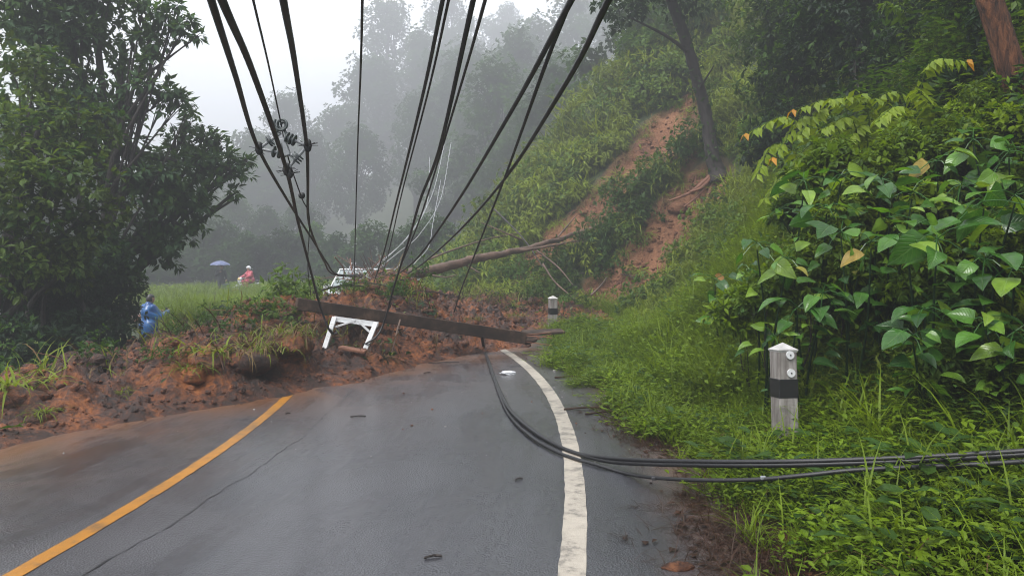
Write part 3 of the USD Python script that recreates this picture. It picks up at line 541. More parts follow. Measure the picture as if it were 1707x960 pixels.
obj('root', cat_([stalk([P(1195, 285, 23)-b0, P(1190+dx*.5, 300+dy*.5, 22.8)-b0, P(1190+dx, 295+dy, 22.6)-b0], .08, .02) for dx, dy in ((-50, 50), (-25, 70), (10, 60), (-75, 40), (-40, 25))]), 'root_red', t, True)
P = P0
RD = cl(1700, 178, 9.2, .3)-.1
b0 = P(1700, 178, RD); t = thing('red_trunk_tree', 'tree trunk with reddish fissured bark in the top right corner', 'tree', b0)
tp = spline([P(1712, 215, RD)-b0, P(1698, 165, RD)-b0, P(1672, 70, RD)-b0, P(1640, -30, RD)-b0, P(1600, -200, RD)-b0], 8)
obj('trunk', tube(tp, RD/9.2*np.linspace(.175, .13, len(tp)), 14, wob=.07, seed=2), 'bark_red', t, True)
obj('ivy', leaves(T_LEAF, tp[r_.integers(0, 9, 60)]+sphere_dirs(r_, 60)*.2, sphere_dirs(r_, 60), sphere_dirs(r_, 60)+[0, -1, .5], .13), 'leaf_mid', t)
obj('crown', crown([(P(a, b, d)-b0, r/FPX*d) for a, b, d, r in [(1690, 5, 8.2, 24), (1500, 0, 9.5, 30), (1600, -90, 9, 60), (1740, -40, 8.5, 60)]], 240, 7, T_LEAF, .15, 12), 'leaf_yellow', t)
# big-leaved plants, each leaf a mesh of its own
BIG = [([(1262, 405, 6.7), (1312, 430, 6.5)], .24, 'big-leaved plant at the left end of the row, above the grass slope'), ([(1340, 300, 6.9), (1402, 292, 6.8), (1378, 345, 6.6)], .25, 'tall big-leaved plant with upright pale leaves, left of the middle'),
       ([(1470, 298, 6.4), (1520, 320, 6.2), (1482, 362, 6.2)], .27, 'big-leaved plant in the middle of the row'), ([(1562, 268, 6.5), (1602, 308, 6.2)], .24, 'tall big-leaved plant below the frond with the orange tip'),
       ([(1640, 335, 5.6), (1692, 325, 5.4)], .33, 'big-leaved plant with the broadest leaves at the right edge'), ([(1562, 398, 5.5), (1512, 390, 5.7)], .30, 'big-leaved plant with two wide shiny leaves in front of the shrubs'),
       ([(1642, 432, 5.3), (1692, 445, 5.1)], .27, 'big-leaved plant low at the right edge, under the broadest leaves'), ([(1542, 515, 5.4), (1522, 558, 5.3)], .23, 'lowest big-leaved plant, beside the dark hollow'),
       ([(1402, 385, 6.3), (1452, 402, 6.1)], .25, 'big-leaved plant above the dark hollow'), ([(1192, 465, 9.4)], .25, 'single small big-leaved plant out on the grass slope'), ([(1330, 512, 6.4), (1372, 488, 6.3)], .24, 'big-leaved plant just uphill of the near guide post'),
       ([(1682, 252, 6.3), (1622, 232, 6.7)], .25, 'big-leaved plant below the red-barked trunk'), ([(1692, 552, 5.0), (1642, 535, 5.1)], .22, 'big-leaved plant lowest at the right edge'), ([(1440, 330, 7.2), (1300, 350, 7.4)], .20, 'big-leaved plant at the back of the row'),
           ([(1500, 270, 7.4), (1560, 330, 7.0)], .22, 'big-leaved plant behind the middle of the row, partly hidden'), ([(1600, 470, 6.0), (1580, 520, 5.8)], .22, 'big-leaved plant between the lowest ones and the right edge'), ([(1430, 450, 6.6), (1480, 460, 6.5)], .20, 'big-leaved plant hanging over the dark hollow'), ([(1650, 290, 6.6), (1700, 300, 6.4)], .24, 'big-leaved plant behind the broadest leaves'), ([(1250, 450, 7.2)], .18, 'small big-leaved plant on the slope left of the row'),
           ([(1290, 560, 6.3)], .16, 'little big-leaved plant directly behind the guide post cap')]
for i, (heads, L, lab) in enumerate(BIG):
    heads = [(a, b, cl(a, b, d, .45)) for a, b, d in heads]; r = RNG(200+i); h0 = P(*heads[0]); bx, by = h0[0]+.15, h0[1]+.25; base = np.array([bx, by, ground_at(bx, by)])
    t = thing('big_leaved_plant', lab, 'plant', base, group='big-leaved plants on the right bank')
    for hd in heads:
        h = P(*hd) - base
        for j in range(6):
            f_ = .35 + .1*j; az = j*2.4 + r.random(); d = np.array([math.cos(az), math.sin(az)-.35, r.uniform(-.3, .3)]); pb = h*f_ + d*.05
            obj('leaf', big_leaf(pb + d*.05, d, np.array([0, -.3, 1.0])+.4*r.normal(size=3), L*r.uniform(.45, .8), 3000+i*50+j), 'leaf_veined', t, True, {'leaf_uv': LEAF_UV})
        obj('stem', stalk([(0, 0, -.1), h*.5+r.normal(size=3)*.05, h+[0, 0, -.06]], .014, .006), 'leaf_dark', t, True)
        n = 7; az0 = r.random()*6.28
        for j in range(n):
            az = az0 + j*2.4 + r.normal()*.2; el = r.uniform(-.35, .5)
            d = np.array([math.cos(az)*math.cos(el), math.sin(az)*math.cos(el)-.25, math.sin(el)]); pet = h + d*L*r.uniform(.3, .7) + [0, 0, -.12*L*j + .05]
            obj('petiole', tube([h, (h+pet)/2+[0, 0, .02], pet], .004, 4), 'leaf_big', t)
            obj('leaf', big_leaf(pet, d+np.array([0, -.1, -.6*r.random()]), np.array([0, -.35, 1.0])+.45*r.normal(size=3), L*(.45+.6*r.random()**1.3), 1000+i*50+j), 'leaf_veined_old' if r.random() < .02 else 'leaf_veined', t, True, {'leaf_uv': LEAF_UV})
# arching feathery plants
FR = [('yellow-green feathery plant arching left with orange hanging tips', [[(1395, 330), (1325, 200), (1243, 222)], [(1400, 325), (1350, 195), (1288, 262)], [(1420, 310), (1405, 172), (1322, 182)], [(1400, 320), (1300, 240), (1262, 290)], [(1410, 330), (1360, 240), (1300, 305)], [(1430, 320), (1400, 230), (1340, 270)], [(1400, 330), (1330, 270), (1275, 330)], [(1430, 310), (1380, 185), (1330, 225)]], 8.6),
      ('yellow-green feathery plant in the middle of the thicket edge', [[(1430, 290), (1470, 160), (1545, 172)], [(1480, 285), (1495, 190), (1425, 150)], [(1440, 300), (1420, 200), (1370, 215)], [(1480, 290), (1520, 200), (1580, 225)], [(1450, 300), (1440, 210), (1400, 250)], [(1470, 300), (1500, 230), (1550, 255)], [(1460, 290), (1440, 170), (1385, 165)]], 8.4),
      ('tall feathery plant whose frond ends in an orange tip', [[(1525, 250), (1545, 112), (1612, 100)], [(1560, 265), (1600, 165), (1662, 195)], [(1530, 260), (1500, 180), (1460, 200)], [(1550, 260), (1570, 180), (1620, 170)], [(1580, 270), (1640, 200), (1700, 225)], [(1540, 265), (1560, 190), (1530, 150)]], 8.0)]
for i, (lab, fs, d) in enumerate(FR):
    d = min(cl(*fs[0][0], d, .5), cl(*fs[0][1], d, .8)+.1); a = P(fs[0][0][0], fs[0][0][1], d); base = np.array([a[0]+.1, a[1]+.4, ground_at(a[0]+.1, a[1]+.4)])
    t = thing('feathery_plant', lab, 'plant', base, group='feathery plants on the right bank')
    for j, f in enumerate(fs):
        pts = [P(*f[0], d)-base, P(*f[1], d-.15)-base, P(*f[2], d-.35)-base]
        q, ms = frond_mesh(pts, 16, .19, T_LEAF, 300+10*i+j, .75)
        obj('stem', cat_([stalk([(0, 0, -.1), pts[0]*.6, pts[0]], .014, .008), tube(q, np.linspace(.008, .003, len(q)), 4)]), 'leaf_yellow', t)
        fr = obj('frond', tube(q[8:], .004, 4), 'leaf_yellow', t)
        nv = len(T_LEAF[0])
        for half in ms:
            for w_ in range(len(half.vertices)//nv): obj('leaflet', (half.vertices[w_*nv:(w_+1)*nv], T_LEAF[1]), 'leaf_orange' if ((j == 0 and i != 1) or (i == 0 and j in (1, 2))) and w_ > 14 else 'leaf_frond', fr)

# ------------------------------------------------------------------ ground cover and grasses (nobody could count them)
r = RNG(77)
def slope_up(x, y, e=.3):
    zx = (height(x+e, y)-height(x-e, y))/(2*e); zy = (height(x, y+e)-height(x, y-e))/(2*e); return unit(np.stack([-zx, -zy, 1+0*zx], -1))
def in_scar(x, y, m=0.0): return np.maximum.reduce([inside_dist(c, x, y, .1) for c in SCAR]) > m
# verge weeds
n = 12000; y = 2.2 + 15.5*r.random(n)**1.35; s_ = np.interp(y, LY, S); u_ = r.uniform(.35, 3.6, n); p = rp(s_, u_); x, y = p[:, 0], p[:, 1]
D = inside_dist(TOE, x, y); nz = fbm(np.stack([x*1.6, y*1.6, 0*x], -1), 3, 12)
edge = .55 + .55*smoothstep((7.0-y)/1.1) + 1.0*(nz-.5)*1.3 + .38*np.exp(-((y-7.5)/1.0)**2) + .15*np.exp(-((y-4.2)/.8)**2)
ok = (u_ > edge) & (D < 1.6) & (fbm(np.stack([x*2.2, y*2.2, 0*x], -1), 3, 19) + .35*r.random(n) > .42) & (np.abs(x) < y*.8+.6) & ~((y > 12.8) & (x < .8)) & (y < 16.5)
x, y, u_ = x[ok], y[ok], u_[ok]; z = np.where(u_ < UR, prof(su(x, y)[0]), height(x, y)); n = len(x)
scatter('verge_weeds', [(weed_mesh(RNG(1), 26, .13, .055), 'weed', False), (weed_mesh(RNG(2), 34, .16, .042), 'weed', False), (weed_mesh(RNG(3), 18, .11, .075), 'weed', False), (weed_mesh(RNG(9), 40, .22, .045, T_LEAF), 'weed', False), (blade_mesh(RNG(16), 14, .36, .008, 1.2, .05), 'grass_bright', False), (blade_mesh(RNG(17), 9, .28, .006, 1.6, .06), 'straw', False), (weed_mesh(RNG(18), 12, .2, .11, T_OVAL, .1), 'leaf_mid', False)],
        np.stack([x, y, z-.01], 1), r.random(n)*6.28, r.uniform(.6, 1.25, n)*(.25+1.6*fbm(np.stack([x*1.3, y*1.3, 0*x], -1), 3, 15)), r.choice(7, n, p=[.19, .18, .17, .14, .20, .06, .06]), 'low bright green weeds covering the right road verge', 'weeds')
# taller grass on the verge and the lower bank
n = 8500; y = 3.5 + 16*r.random(n); s_ = np.interp(y, LY, S); u_ = r.uniform(.9, 6.0, n); p = rp(s_, u_); x, y = p[:, 0], p[:, 1]
D = inside_dist(TOE, x, y); keep = np.where(D < -.4, .22, np.where(y > 7, 1.0, .55)); px_ = CX + x/y*FPX
ok = (r.random(n) < keep) & (D < 4.5) & (px_ < 1800) & ~in_scar(x, y, -.3) & ~((y > 13) & (x < 1.4)) & ~((px_ > 1420) & (y > 6) & (D > .8))
x, y, D = x[ok], y[ok], D[ok]; z = height(x, y); n = len(x)
scatter('bank_grass', [(blade_mesh(RNG(4), 26, .55, .013, 1.0), 'grass_bright', False), (blade_mesh(RNG(5), 20, .75, .016, 1.15), 'grass_bright', False), (blade_mesh(RNG(6), 32, .4, .011, .8), 'grass_bright', False), (weed_mesh(RNG(7), 40, .4, .08, T_LEAF, .16), 'weed', False)],
        np.stack([x, y, z-.02], 1), r.random(n)*6.28, np.where(D < -.2, .55, 1.0)*r.uniform(.6, 1.2, n), r.choice(4, n, p=[.2, .18, .22, .4]), 'long yellow-green grass on the slope right of the road', 'grass')
n = 2600; y = r.uniform(4.6, 10.5, n); x = r.uniform(.26, .76, n)*y; D = inside_dist(TOE, x, y); px_ = CX + x/y*FPX
ok = (D > .15) & (D < 4.5) & ((px_ > 1330) | (r.random(n) < .25)); x, y, D = x[ok], y[ok], D[ok]; z = height(x, y); n = len(x)
scatter('bank_creepers', [(weed_mesh(RNG(71), 34, .75, .12, T_OVAL, .2), 'leaf_yellow', False), (weed_mesh(RNG(72), 46, .6, .085, T_LEAF, .2), 'weed', False), (weed_mesh(RNG(73), 28, .9, .15, T_LEAF, .2), 'leaf_mid', False), (blade_mesh(RNG(74), 16, .85, .02, 1.3, .06), 'grass_bright', False)],
        np.stack([x, y, z-.03], 1), r.random(n)*6.28, r.uniform(.55, 1.1, n)*np.where(D < .8, .6, 1.0), r.choice(4, n, p=[.3, .3, .25, .15]), 'leafy creepers and grass between the big-leaved plants of the right bank', 'creepers')
# undergrowth over the whole hillside
n = 19000; pxs = r.uniform(-150, 1900, n); d = np.exp(r.uniform(np.log(5.5), np.log(75), n)); x = (pxs-CX)/FPX*d; y = d
D = inside_dist(TOE, x, y); far = (y > 46) & (D < 0)
ok = ((D > .1) & ~in_scar(x, y, -.3) & ~((D < 3.2) & (y < 14) & (pxs < 1330)) & ~((D < .8) & (y < 6))) ; x, y, D, d = x[ok], y[ok], D[ok], d[ok]; z = height(x, y); n = len(x)
pal = [(blade_mesh(RNG(11), 34, 1.0, .035, 1.25, .1), 'grass_hill', False), (blade_mesh(RNG(12), 26, 1.25, .05, 1.5, .14), 'grass_hill', False),
       (crown([((0, 0, .35), .5)], 130, 6, T_LEAF, .16, 13), 'leaf_mid', False), (crown([((0, 0, .45), .55), ((.4, .2, .3), .35)], 110, 6, T_NARROW, .26, 14, .9), 'grass_hill', False),
       (crown([((0, 0, .5), .6)], 90, 7, T_OVAL, .17, 15), 'leaf_yellow', False)]
patch = fbm(np.stack([x*.25, y*.25, 0*x], -1), 3, 31)
idx = np.where(patch + .25*(r.random(n)-.5) > .5, r.choice(5, n, p=[.34, .3, .06, .2, .10]), r.choice(5, n, p=[.2, .2, .16, .24, .20]))
up = slope_up(x, y); up = unit(up*.5 + np.array([0, 0, 1.0])*.6)
scatter('hillside_undergrowth', pal, np.stack([x, y, z-.08], 1), r.random(n)*6.28, r.uniform(.55, 1.1, n)*np.clip(d/22, .5, 1.5), idx, 'grass, ferns and scrub covering the hillside', 'undergrowth', tilt=up)
E = []
for c in SCAR:
    for m_ in np.arange(0, c.exterior.length, .17):
        q = c.exterior.interpolate(m_); E.append((q.x, q.y))
E = np.array(E) + r.normal(size=(len(E), 2))*.16; zE = height(E[:, 0], E[:, 1]); n = len(E)
inn = np.array([(r.uniform(*c.bounds[::2]), r.uniform(*c.bounds[1::2])) for c in SCAR for _ in range(90)]); inn = inn[in_scar(inn[:, 0], inn[:, 1], .1)]; inn = inn[fbm(np.stack([inn[:, 0]*.9, inn[:, 1]*.9, 0*inn[:, 0]], -1), 2, 44) > .52]
rootm = cat_([tube(spline([(0, 0, .05), q_*.5+[0, 0, -.02], q_+[0, 0, -.25]], 4), np.linspace(.018, .005, 9), 4) for q_ in sphere_dirs(RNG(81), 7)*[.5, .5, .15]])
A_ = np.vstack([E, inn]); zA = height(A_[:, 0], A_[:, 1]); n = len(A_); idx = np.where(np.arange(n) < len(E), r.choice(4, n, p=[.38, .3, .2, .12]), r.choice(4, n, p=[.25, .1, .15, .5]))
scatter('scar_fringe', [(blade_mesh(RNG(82), 22, .7, .02, 1.9, .08, 4, .6), 'grass_hill', False), (blade_mesh(RNG(83), 20, .55, .018, 2.1, .08, 4, .7), 'straw', False), (weed_mesh(RNG(84), 24, .3, .11, T_LEAF, .16), 'leaf_mid', False), (rootm, 'root_red', False)],
        np.stack([A_[:, 0], A_[:, 1], zA+.02], 1), r.random(n)*6.28, r.uniform(.55, 1.25, n), idx, 'torn grass and roots hanging over the edges of the bare earth', 'torn grass', tilt=unit(slope_up(A_[:, 0], A_[:, 1])*.6+[0, 0, .5]))
# meadow on the lower left
n = 9000; d = np.exp(r.uniform(np.log(11), np.log(75), n)); pxs = r.uniform(-150, 820, n); x = (pxs-CX)/FPX*d; y = d
s_, u_ = su(x, y); D = inside_dist(TOE, x, y)
ok = ((u_ < -6.6) | ((u_ > .6) & (D < .2) & (y > 22))) & ~((y < 16) & (u_ > -9)); x, y, d = x[ok], y[ok], d[ok]; z = height(x, y); n = len(x)
scatter('meadow_grass', [(blade_mesh(RNG(21), 30, .7, .03, .9, .12), 'grass_bright', False), (blade_mesh(RNG(22), 24, .5, .03, .7, .16), 'grass_bright', False), (weed_mesh(RNG(23), 40, .5, .14, T_LEAF, .25), 'weed', False)],
        np.stack([x, y, z-.03], 1), r.random(n)*6.28, r.uniform(.5, 1.1, n)*np.clip(d/25, .7, 1.6), r.choice(3, n, p=[.45, .3, .25]), 'bright grass on the low ground left of the road', 'grass')

# ------------------------------------------------------------------ misty forest: individual trees
def far_proto(name, seed, H, W, leaf, shape, n=15, size=.45, per=36):
    r = RNG(seed); pr = proto(name); bl = []
    for i in range(n):
        t = i/(n-1); z = H*(.32+.62*t)
        wd = W*(math.sin(math.pi*min(1, .18+.8*t))**.8 if shape == 'round' else (1.05-t)*.9 if shape == 'cone' else .35+.9*abs(math.sin(5.2*t+seed)))
        a = i*2.4; bl.append((np.array([math.cos(a)*wd*.6, math.sin(a)*wd*.6, z]), max(.6, W*.42*r.uniform(.7, 1.15)*(1 if shape != 'tier' else .85))))
    tr, br = limbs((0, 0, 0), bl, H*.022, seed, .6, 6)
    obj('trunk', tr, 'bark_dark', pr); obj('branch', br, 'bark_dark', pr); obj('crown', crown(bl, per, 6, T_FAR, size, seed, .4, flat=.62 if shape == 'tier' else .85), leaf, pr)
    return pr
FT = [far_proto('round_tree_form', 1, 14, 4.6, 'leaf_far', 'round'), far_proto('tall_tree_form', 2, 19, 4.4, 'leaf_far', 'round', 19, .42, 34), far_proto('cone_tree_form', 3, 17, 3.4, 'leaf_far', 'cone', 16), far_proto('spreading_tree_form', 4, 12, 5.0, 'leaf_far', 'tier', 14), far_proto('bush_tree_form', 5, 5.5, 3.2, 'leaf_far', 'round', 9, .4, 60)]
ORD = 'leftmost,second,third,fourth,fifth,sixth,seventh,eighth,ninth,tenth,eleventh,twelfth,thirteenth,fourteenth,fifteenth,sixteenth,seventeenth,eighteenth'.split(',')
def ordinal(k, what): return ('leftmost' if k == 0 else ORD[k] + ' from the left') + ' of the ' + what
G1 = 'misty trees on the valley side'
def far_tree(px, d, kind, H, label='grey-green tree half lost in the mist on the far valley side', group=G1, rz=None):
    h0 = [14, 19, 17, 12, 5.5][kind]; x = (px-CX)/FPX*d
    copy_of(FT[kind], 'misty_tree', label, 'tree', (x, d, ground_at(x, d)-.2), r.random()*6.28 if rz is None else rz, H/h0, group)
for px, d, k, H, lab in [(478, 150, 1, 29, 'tall misty tree with a rounded top right behind the insulator spacer'), (560, 155, 0, 22, 'misty tree with a broad flat top right of the spacer'), (648, 185, 1, 44, 'tallest faint tree against the sky, left of the middle cables'),
                         (700, 165, 2, 32, 'misty conical tree between the middle cables'), (745, 200, 1, 40, 'very faint tree high on the ridge among the cables'), (425, 125, 0, 19, 'pale round misty tree beside the tips of the left tree'),
                         (330, 110, 0, 15, 'misty tree above the person with the umbrella'), (600, 110, 0, 18, 'misty round tree low behind the white vehicle')]:
    far_tree(px, d, k, H, lab, None)
for i in range(64):
    d = r.uniform(100, 260); px = r.uniform(250, 1150); far_tree(px, d, int(r.integers(0, 4)), r.uniform(18, 30)*(.72 if px < 620 else 1))
MB = {True: 0, False: 0}
for px, d, k, H in sorted([(520, 58, 4, 5), (470, 55, 4, 4.5), (415, 54, 4, 4.2), (360, 57, 4, 5.5), (560, 53, 4, 4), (620, 50, 4, 4.5), (300, 60, 4, 6), (445, 75, 0, 8), (390, 82, 0, 10), (500, 80, 0, 9), (680, 47, 4, 4), (720, 44, 4, 4.5), (250, 60, 4, 6), (310, 90, 0, 14), (270, 80, 0, 14), (200, 70, 0, 11), (150, 50, 0, 10), (90, 45, 0, 10), (30, 42, 0, 11)]):
    kk = k == 4; MB[kk] += 1; far_tree(px, d, k, H, ordinal(MB[kk]-1, 'pale misty bushes at the end of the meadow' if kk else 'hazy trees behind the meadow bushes'), 'misty bushes along the meadow' if kk else 'hazy trees behind the meadow')
for n_, (px, d, k, H) in enumerate(sorted([(830, 80, 1, 24), (880, 70, 0, 17), (930, 62, 1, 19), (985, 56, 0, 14), (1040, 44, 3, 11), (1010, 75, 1, 22), (860, 105, 2, 30), (790, 105, 0, 20), (760, 85, 3, 13), (1100, 42, 0, 11), (940, 90, 1, 26), (1160, 40, 3, 10), (1230, 36, 0, 10), (1310, 32, 1, 12), (1400, 28, 0, 10), (1500, 25, 1, 12), (1620, 22, 0, 10)])):
    far_tree(px, d, k, H, ordinal(n_, 'trees on the hill shoulder above the grassy slope'), 'trees along the top of the grassy slope')
# shrubs standing out on the grassy slope and round the scar
sp = [proto('slope_shrub_form') for _ in range(3)]
for i, (q, lm, sz) in enumerate(zip(sp, ('leaf_mid', 'leaf_yellow', 'leaf_mid'), (.15, .17, .2))):
    obj('branch', limbs((0, 0, 0), [((0, 0, .7), .5), ((.4, 0, .5), .4), ((-.35, .2, .55), .4)], .035, 40+i)[1], 'bark_dark', q)
    obj('crown', crown([((0, 0, .7), .6), ((.45, 0, .5), .45), ((-.4, .2, .55), .45), ((0, -.4, .4), .4)], 130, 7, T_LEAF if i < 2 else T_NARROW, sz, 44+i), lm, q)
G2, G3 = 'bushes between the two bare patches', 'bushes at the foot of the slide'
NB = {'a': 0, 'b': 0}
for px, py, k, s_, lab, g in sorted([(1040, 345, 1, 1.2, 'a', G2), (1075, 330, 0, 1.3, 'a', G2), (1105, 300, 1, 1.1, 'a', G2), (1140, 275, 0, 1.3, 'a', G2), (1165, 250, 2, 1.2, 'a', G2), (1060, 375, 0, 1.2, 'a', G2), (1030, 400, 0, 1.2, 'a', G2), (1000, 425, 2, 1.2, 'a', G2), (1045, 410, 1, 1.0, 'a', G2), (980, 450, 0, 1.2, 'a', G2), (950, 455, 1, 1.0, 'a', G2), (1010, 455, 0, .9, 'a', G2),
                              (730, 470, 0, 1.2, 'b', G3), (770, 468, 2, 1.3, 'b', G3), (815, 470, 0, 1.3, 'b', G3), (855, 475, 2, 1.1, 'b', G3), (890, 470, 0, 1.1, 'b', G3), (690, 480, 2, 1.0, 'b', G3), (930, 480, 1, 1.0, 'b', G3), (840, 440, 1, 1.1, 'b', G3), (780, 440, 2, 1.1, 'b', G3)]):
    h = hit(px, py, 14); NB[lab] += 1
    copy_of(sp[k], 'slope_shrub', ordinal(NB[lab]-1, 'leafy bushes between the two bare earth patches' if lab == 'a' else 'bushes on the green bank behind the mud'), 'shrub', h - [0, 0, .25], r.random()*6.28, s_, g)

# ------------------------------------------------------------------ the landslide mud across the road
def on_road(px, py, z=0.0):
    d = (CAMH - z)*FPX/(py-HY); return np.array([(px-CX)/FPX*d, d])
FRONT = [on_road(a, b) for a, b in [(-120, 790), (0, 754), (60, 737), (110, 722), (160, 713), (215, 703), (280, 691), (335, 681), (400, 673), (470, 663), (520, 652), (565, 640), (610, 632), (645, 622), (690, 611), (722, 604), (760, 597), (800, 589), (838, 583), (868, 577)]]
FRONT += [np.array(q) for q in [(.2, 14.0), (.5, 15.6), (.75, 17.0), (1.7, 17.1), (2.6, 17.4), (2.8, 18.8), (1.6, 21), (-.6, 23), (-3, 25.5), (-6, 28), (-9.5, 29), (-13, 28.5), (-12.6, 24.5), (-9.2, 20.6), (-7.9, 15.5), (-7.2, 12.5), (-7.1, 10.8), (-6.9, 9.6), (-6.6, 8.2), (-6.2, 7.2), (-5.6, 5.8)]]
MUDP = shapely.Polygon(FRONT).buffer(0)
e_r = -inside_dist(MUDP, rv_[:, 0], rv_[:, 1], .08)
silt = np.exp(-np.maximum(e_r, 0)/.38)*.9 + .35*np.exp(-np.maximum(e_r, 0)/1.3) + .55*smoothstep((u_a-.35)/.5)*(rv_[:, 1] < 10)
UsdGeom.PrimvarsAPI(ROADM).CreatePrimvar('silt', Sdf.ValueTypeNames.FloatArray, 'vertex').Set(Vt.FloatArray.FromNumpy(silt.astype(np.float32)))
def mud_rise(x, y):
    e = inside_dist(MUDP, x, y, .08)
    e = e + .5*(fbm(np.stack([x*1.1, y*1.1, 0*x], -1), 3, 51)-.5) + .22*(fbm(np.stack([x*4, y*4, 0*x], -1), 3, 57)-.5)
    ei = np.maximum(e, 0)
    right = smoothstep((x + 1.2)/2.5)*smoothstep((y-12)/3)
    left = smoothstep((-3.4 - x)/2.0)
    h = np.maximum(.08, .62 - .36*right - .33*left - .16*smoothstep((-4.4-x)/1.2)*smoothstep((y-11)/2))*(1-np.exp(-ei/.95))
    h += .62*np.exp(-(((x+2.65)/.85)**2 + ((y-16.4)/2.2)**2)) * np.clip(ei, 0, 1) + .22*np.exp(-(((x+4.7)/1.0)**2 + ((y-17.5)/3.5)**2))*np.clip(ei, 0, 1)          # the heap behind the pole
    h += .42*np.exp(-(((x+4.2)/1.0)**2 + ((y-12.6)/1.1)**2))*np.clip(ei, 0, 1)          # turf-capped lump left of the pole
    h += .13*np.exp(-(((x+5.3)/1.1)**2 + ((y-9.3)/.8)**2))*np.clip(ei*1.2, 0, 1)         # red heap at the left
    h += .05*np.exp(-(((x+6.8)/1.0)**2 + ((y-8.6)/.9)**2))*np.clip(ei, 0, 1)
    h -= .28*np.exp(-(((x+2.75)/.55)**2 + ((y-11.2)/.5)**2))*np.clip(ei, 0, 1)           # the hollow behind the white frame
    n1 = fbm(np.stack([x*1.7, y*1.7, 0*x], -1), 4, 61) - .5; n2 = np.abs(fbm(np.stack([x*4.5, y*4.5, 0*x], -1), 3, 67)-.5); n3 = fbm(np.stack([x*11, y*11, 0*x], -1), 3, 71)-.5
    h += (n1*.50 - n2*.62 + .09 + n3*.36)*smoothstep(ei/.7)
    return np.where(e > 0, h + .012, -.25*np.minimum(-e*1.5, 1) - .0), e
def mud_z(x, y):
    s, u = su(x, y); base = height(x, y); h, e = mud_rise(x, y)
    onr = (u > UL-.1) & (u < UR+.1)
    base = np.where(onr, prof(s), np.maximum(base, prof(s) - 1.0*smoothstep((UL-u-.3)/3.5) - .03*np.maximum(UL-u, 0)))
    return base + h
def mud_pt(x, y): return np.array([x, y, float(mud_z(np.array([x]), np.array([y]))[0])])
mx, my = np.concatenate([np.arange(-14, -9.6, .11), np.arange(-9.6, 3.4, .055)]), np.concatenate([np.arange(4.6, 17, .055), np.arange(17, 30, .11)])
MX, MY = np.meshgrid(mx, my, indexing='ij'); MZ = mud_z(MX, MY); MR, ME = mud_rise(MX, MY)
ni, nj = MX.shape; ii, jj = np.meshgrid(np.arange(ni-1), np.arange(nj-1), indexing='ij')
Q = np.stack([ii*nj+jj, (ii+1)*nj+jj, (ii+1)*nj+jj+1, ii*nj+jj+1], -1).reshape(-1, 4)
Q = Q[(ME.ravel()[Q].max(1) > -.12)]
V = np.stack([MX, MY, MZ], -1).reshape(-1, 3); v, f, idx = submesh(Q)
tag(obj('mud', (v, f), 'mud', smooth=True), 'wet red mud of the landslide lying across the road', kind='structure')
def clod(seed):
    m = trimesh.creation.icosphere(2); n = fbm(m.vertices*1.6+seed*5, 4, seed); m.vertices *= (.55+.9*n)[:, None]*np.array([1, .8, .65]); return m
r = RNG(91)
n = 26000; x, y = r.uniform(-9.5, 3, n), 5 + 16*r.random(n)**1.3
hh, e = mud_rise(x, y); ok = (e > -.10) & (np.abs(x) < y*.75) & ((e > .05) | (r.random(n) < .3)); x, y, e = x[ok], y[ok], e[ok]; z = np.where(e > 0, mud_z(x, y), prof(su(x, y)[0]))
scatter('mud_clods', [(clod(k), 'mud', 30) for k in range(5)], np.stack([x, y, z], 1), r.random(len(x))*6.28, np.where(e < .1, .012, .017)*np.exp(r.normal(size=len(x))*.6), r.integers(0, 5, len(x)), 'crumbled clods of wet red earth on the mud', 'earth', tilt=unit(np.array([0, 0, 1.0])+.6*sphere_dirs(r, len(x))))
n = 11000; x, y = r.uniform(-9.5, 2, n), 6 + 17*r.random(n); hh, e = mud_rise(x, y); ok = (e > .15); x, y = x[ok], y[ok]; z = mud_z(x, y)
bits = [(blade_mesh(RNG(31), 5, .45, .012, 2.0, .02, 4, .9), 'straw', False), (leaves(T_LEAF, RNG(32).normal(size=(5, 3))*[.12, .12, .01], RNG(33).normal(size=(5, 3))*[1, 1, .2], np.array([[0, 0, 1.0]])+.4*sphere_dirs(RNG(34), 5), .1), 'leaf_mid', False),
        (stalk([(0, 0, 0), (.2, .03, .03), (.42, -.02, .01)], .006, .003, 3, 4), 'root_red', False), (blade_mesh(RNG(35), 7, .35, .012, 1.6, .04, 4, .7), 'grass_hill', False), (leaves(T_OVAL, RNG(36).normal(size=(3, 3))*[.1, .1, .02], RNG(37).normal(size=(3, 3)), np.array([[0, 0, 1.0]])+.4*sphere_dirs(RNG(38), 3), .09), 'leaf_pale', False),
        (leaves(T_LEAF, RNG(42).normal(size=(9, 3))*[.14, .14, .02], RNG(43).normal(size=(9, 3))*[1, 1, .3], np.array([[0, 0, 1.0]])+.5*sphere_dirs(RNG(44), 9), .11), 'leaf_dark', False), (blade_mesh(RNG(45), 9, .5, .01, 1.8, .08, 4, 1.0), 'needle', False)]
dens = fbm(np.stack([x*.8, y*.8, 0*x], -1), 3, 33); eb = mud_rise(x, y)[1]; ok = dens + .2*(r.random(len(x))-.5) > np.where(eb < 1.0, .58, .46) + .07*(x < -4.2) + .05*(x > -1.8); x, y, z = x[ok], y[ok], z[ok]
scatter('plant_debris', bits, np.stack([x, y, z+.01], 1), r.random(len(x))*6.28, r.uniform(.6, 1.5, len(x)), r.choice(7, len(x), p=[.24, .15, .12, .14, .04, .16, .15]), 'torn grass, leaves and roots strewn over the mud', 'plant debris', tilt=unit(np.array([0, 0, 1.0])+.5*sphere_dirs(r, len(x))))
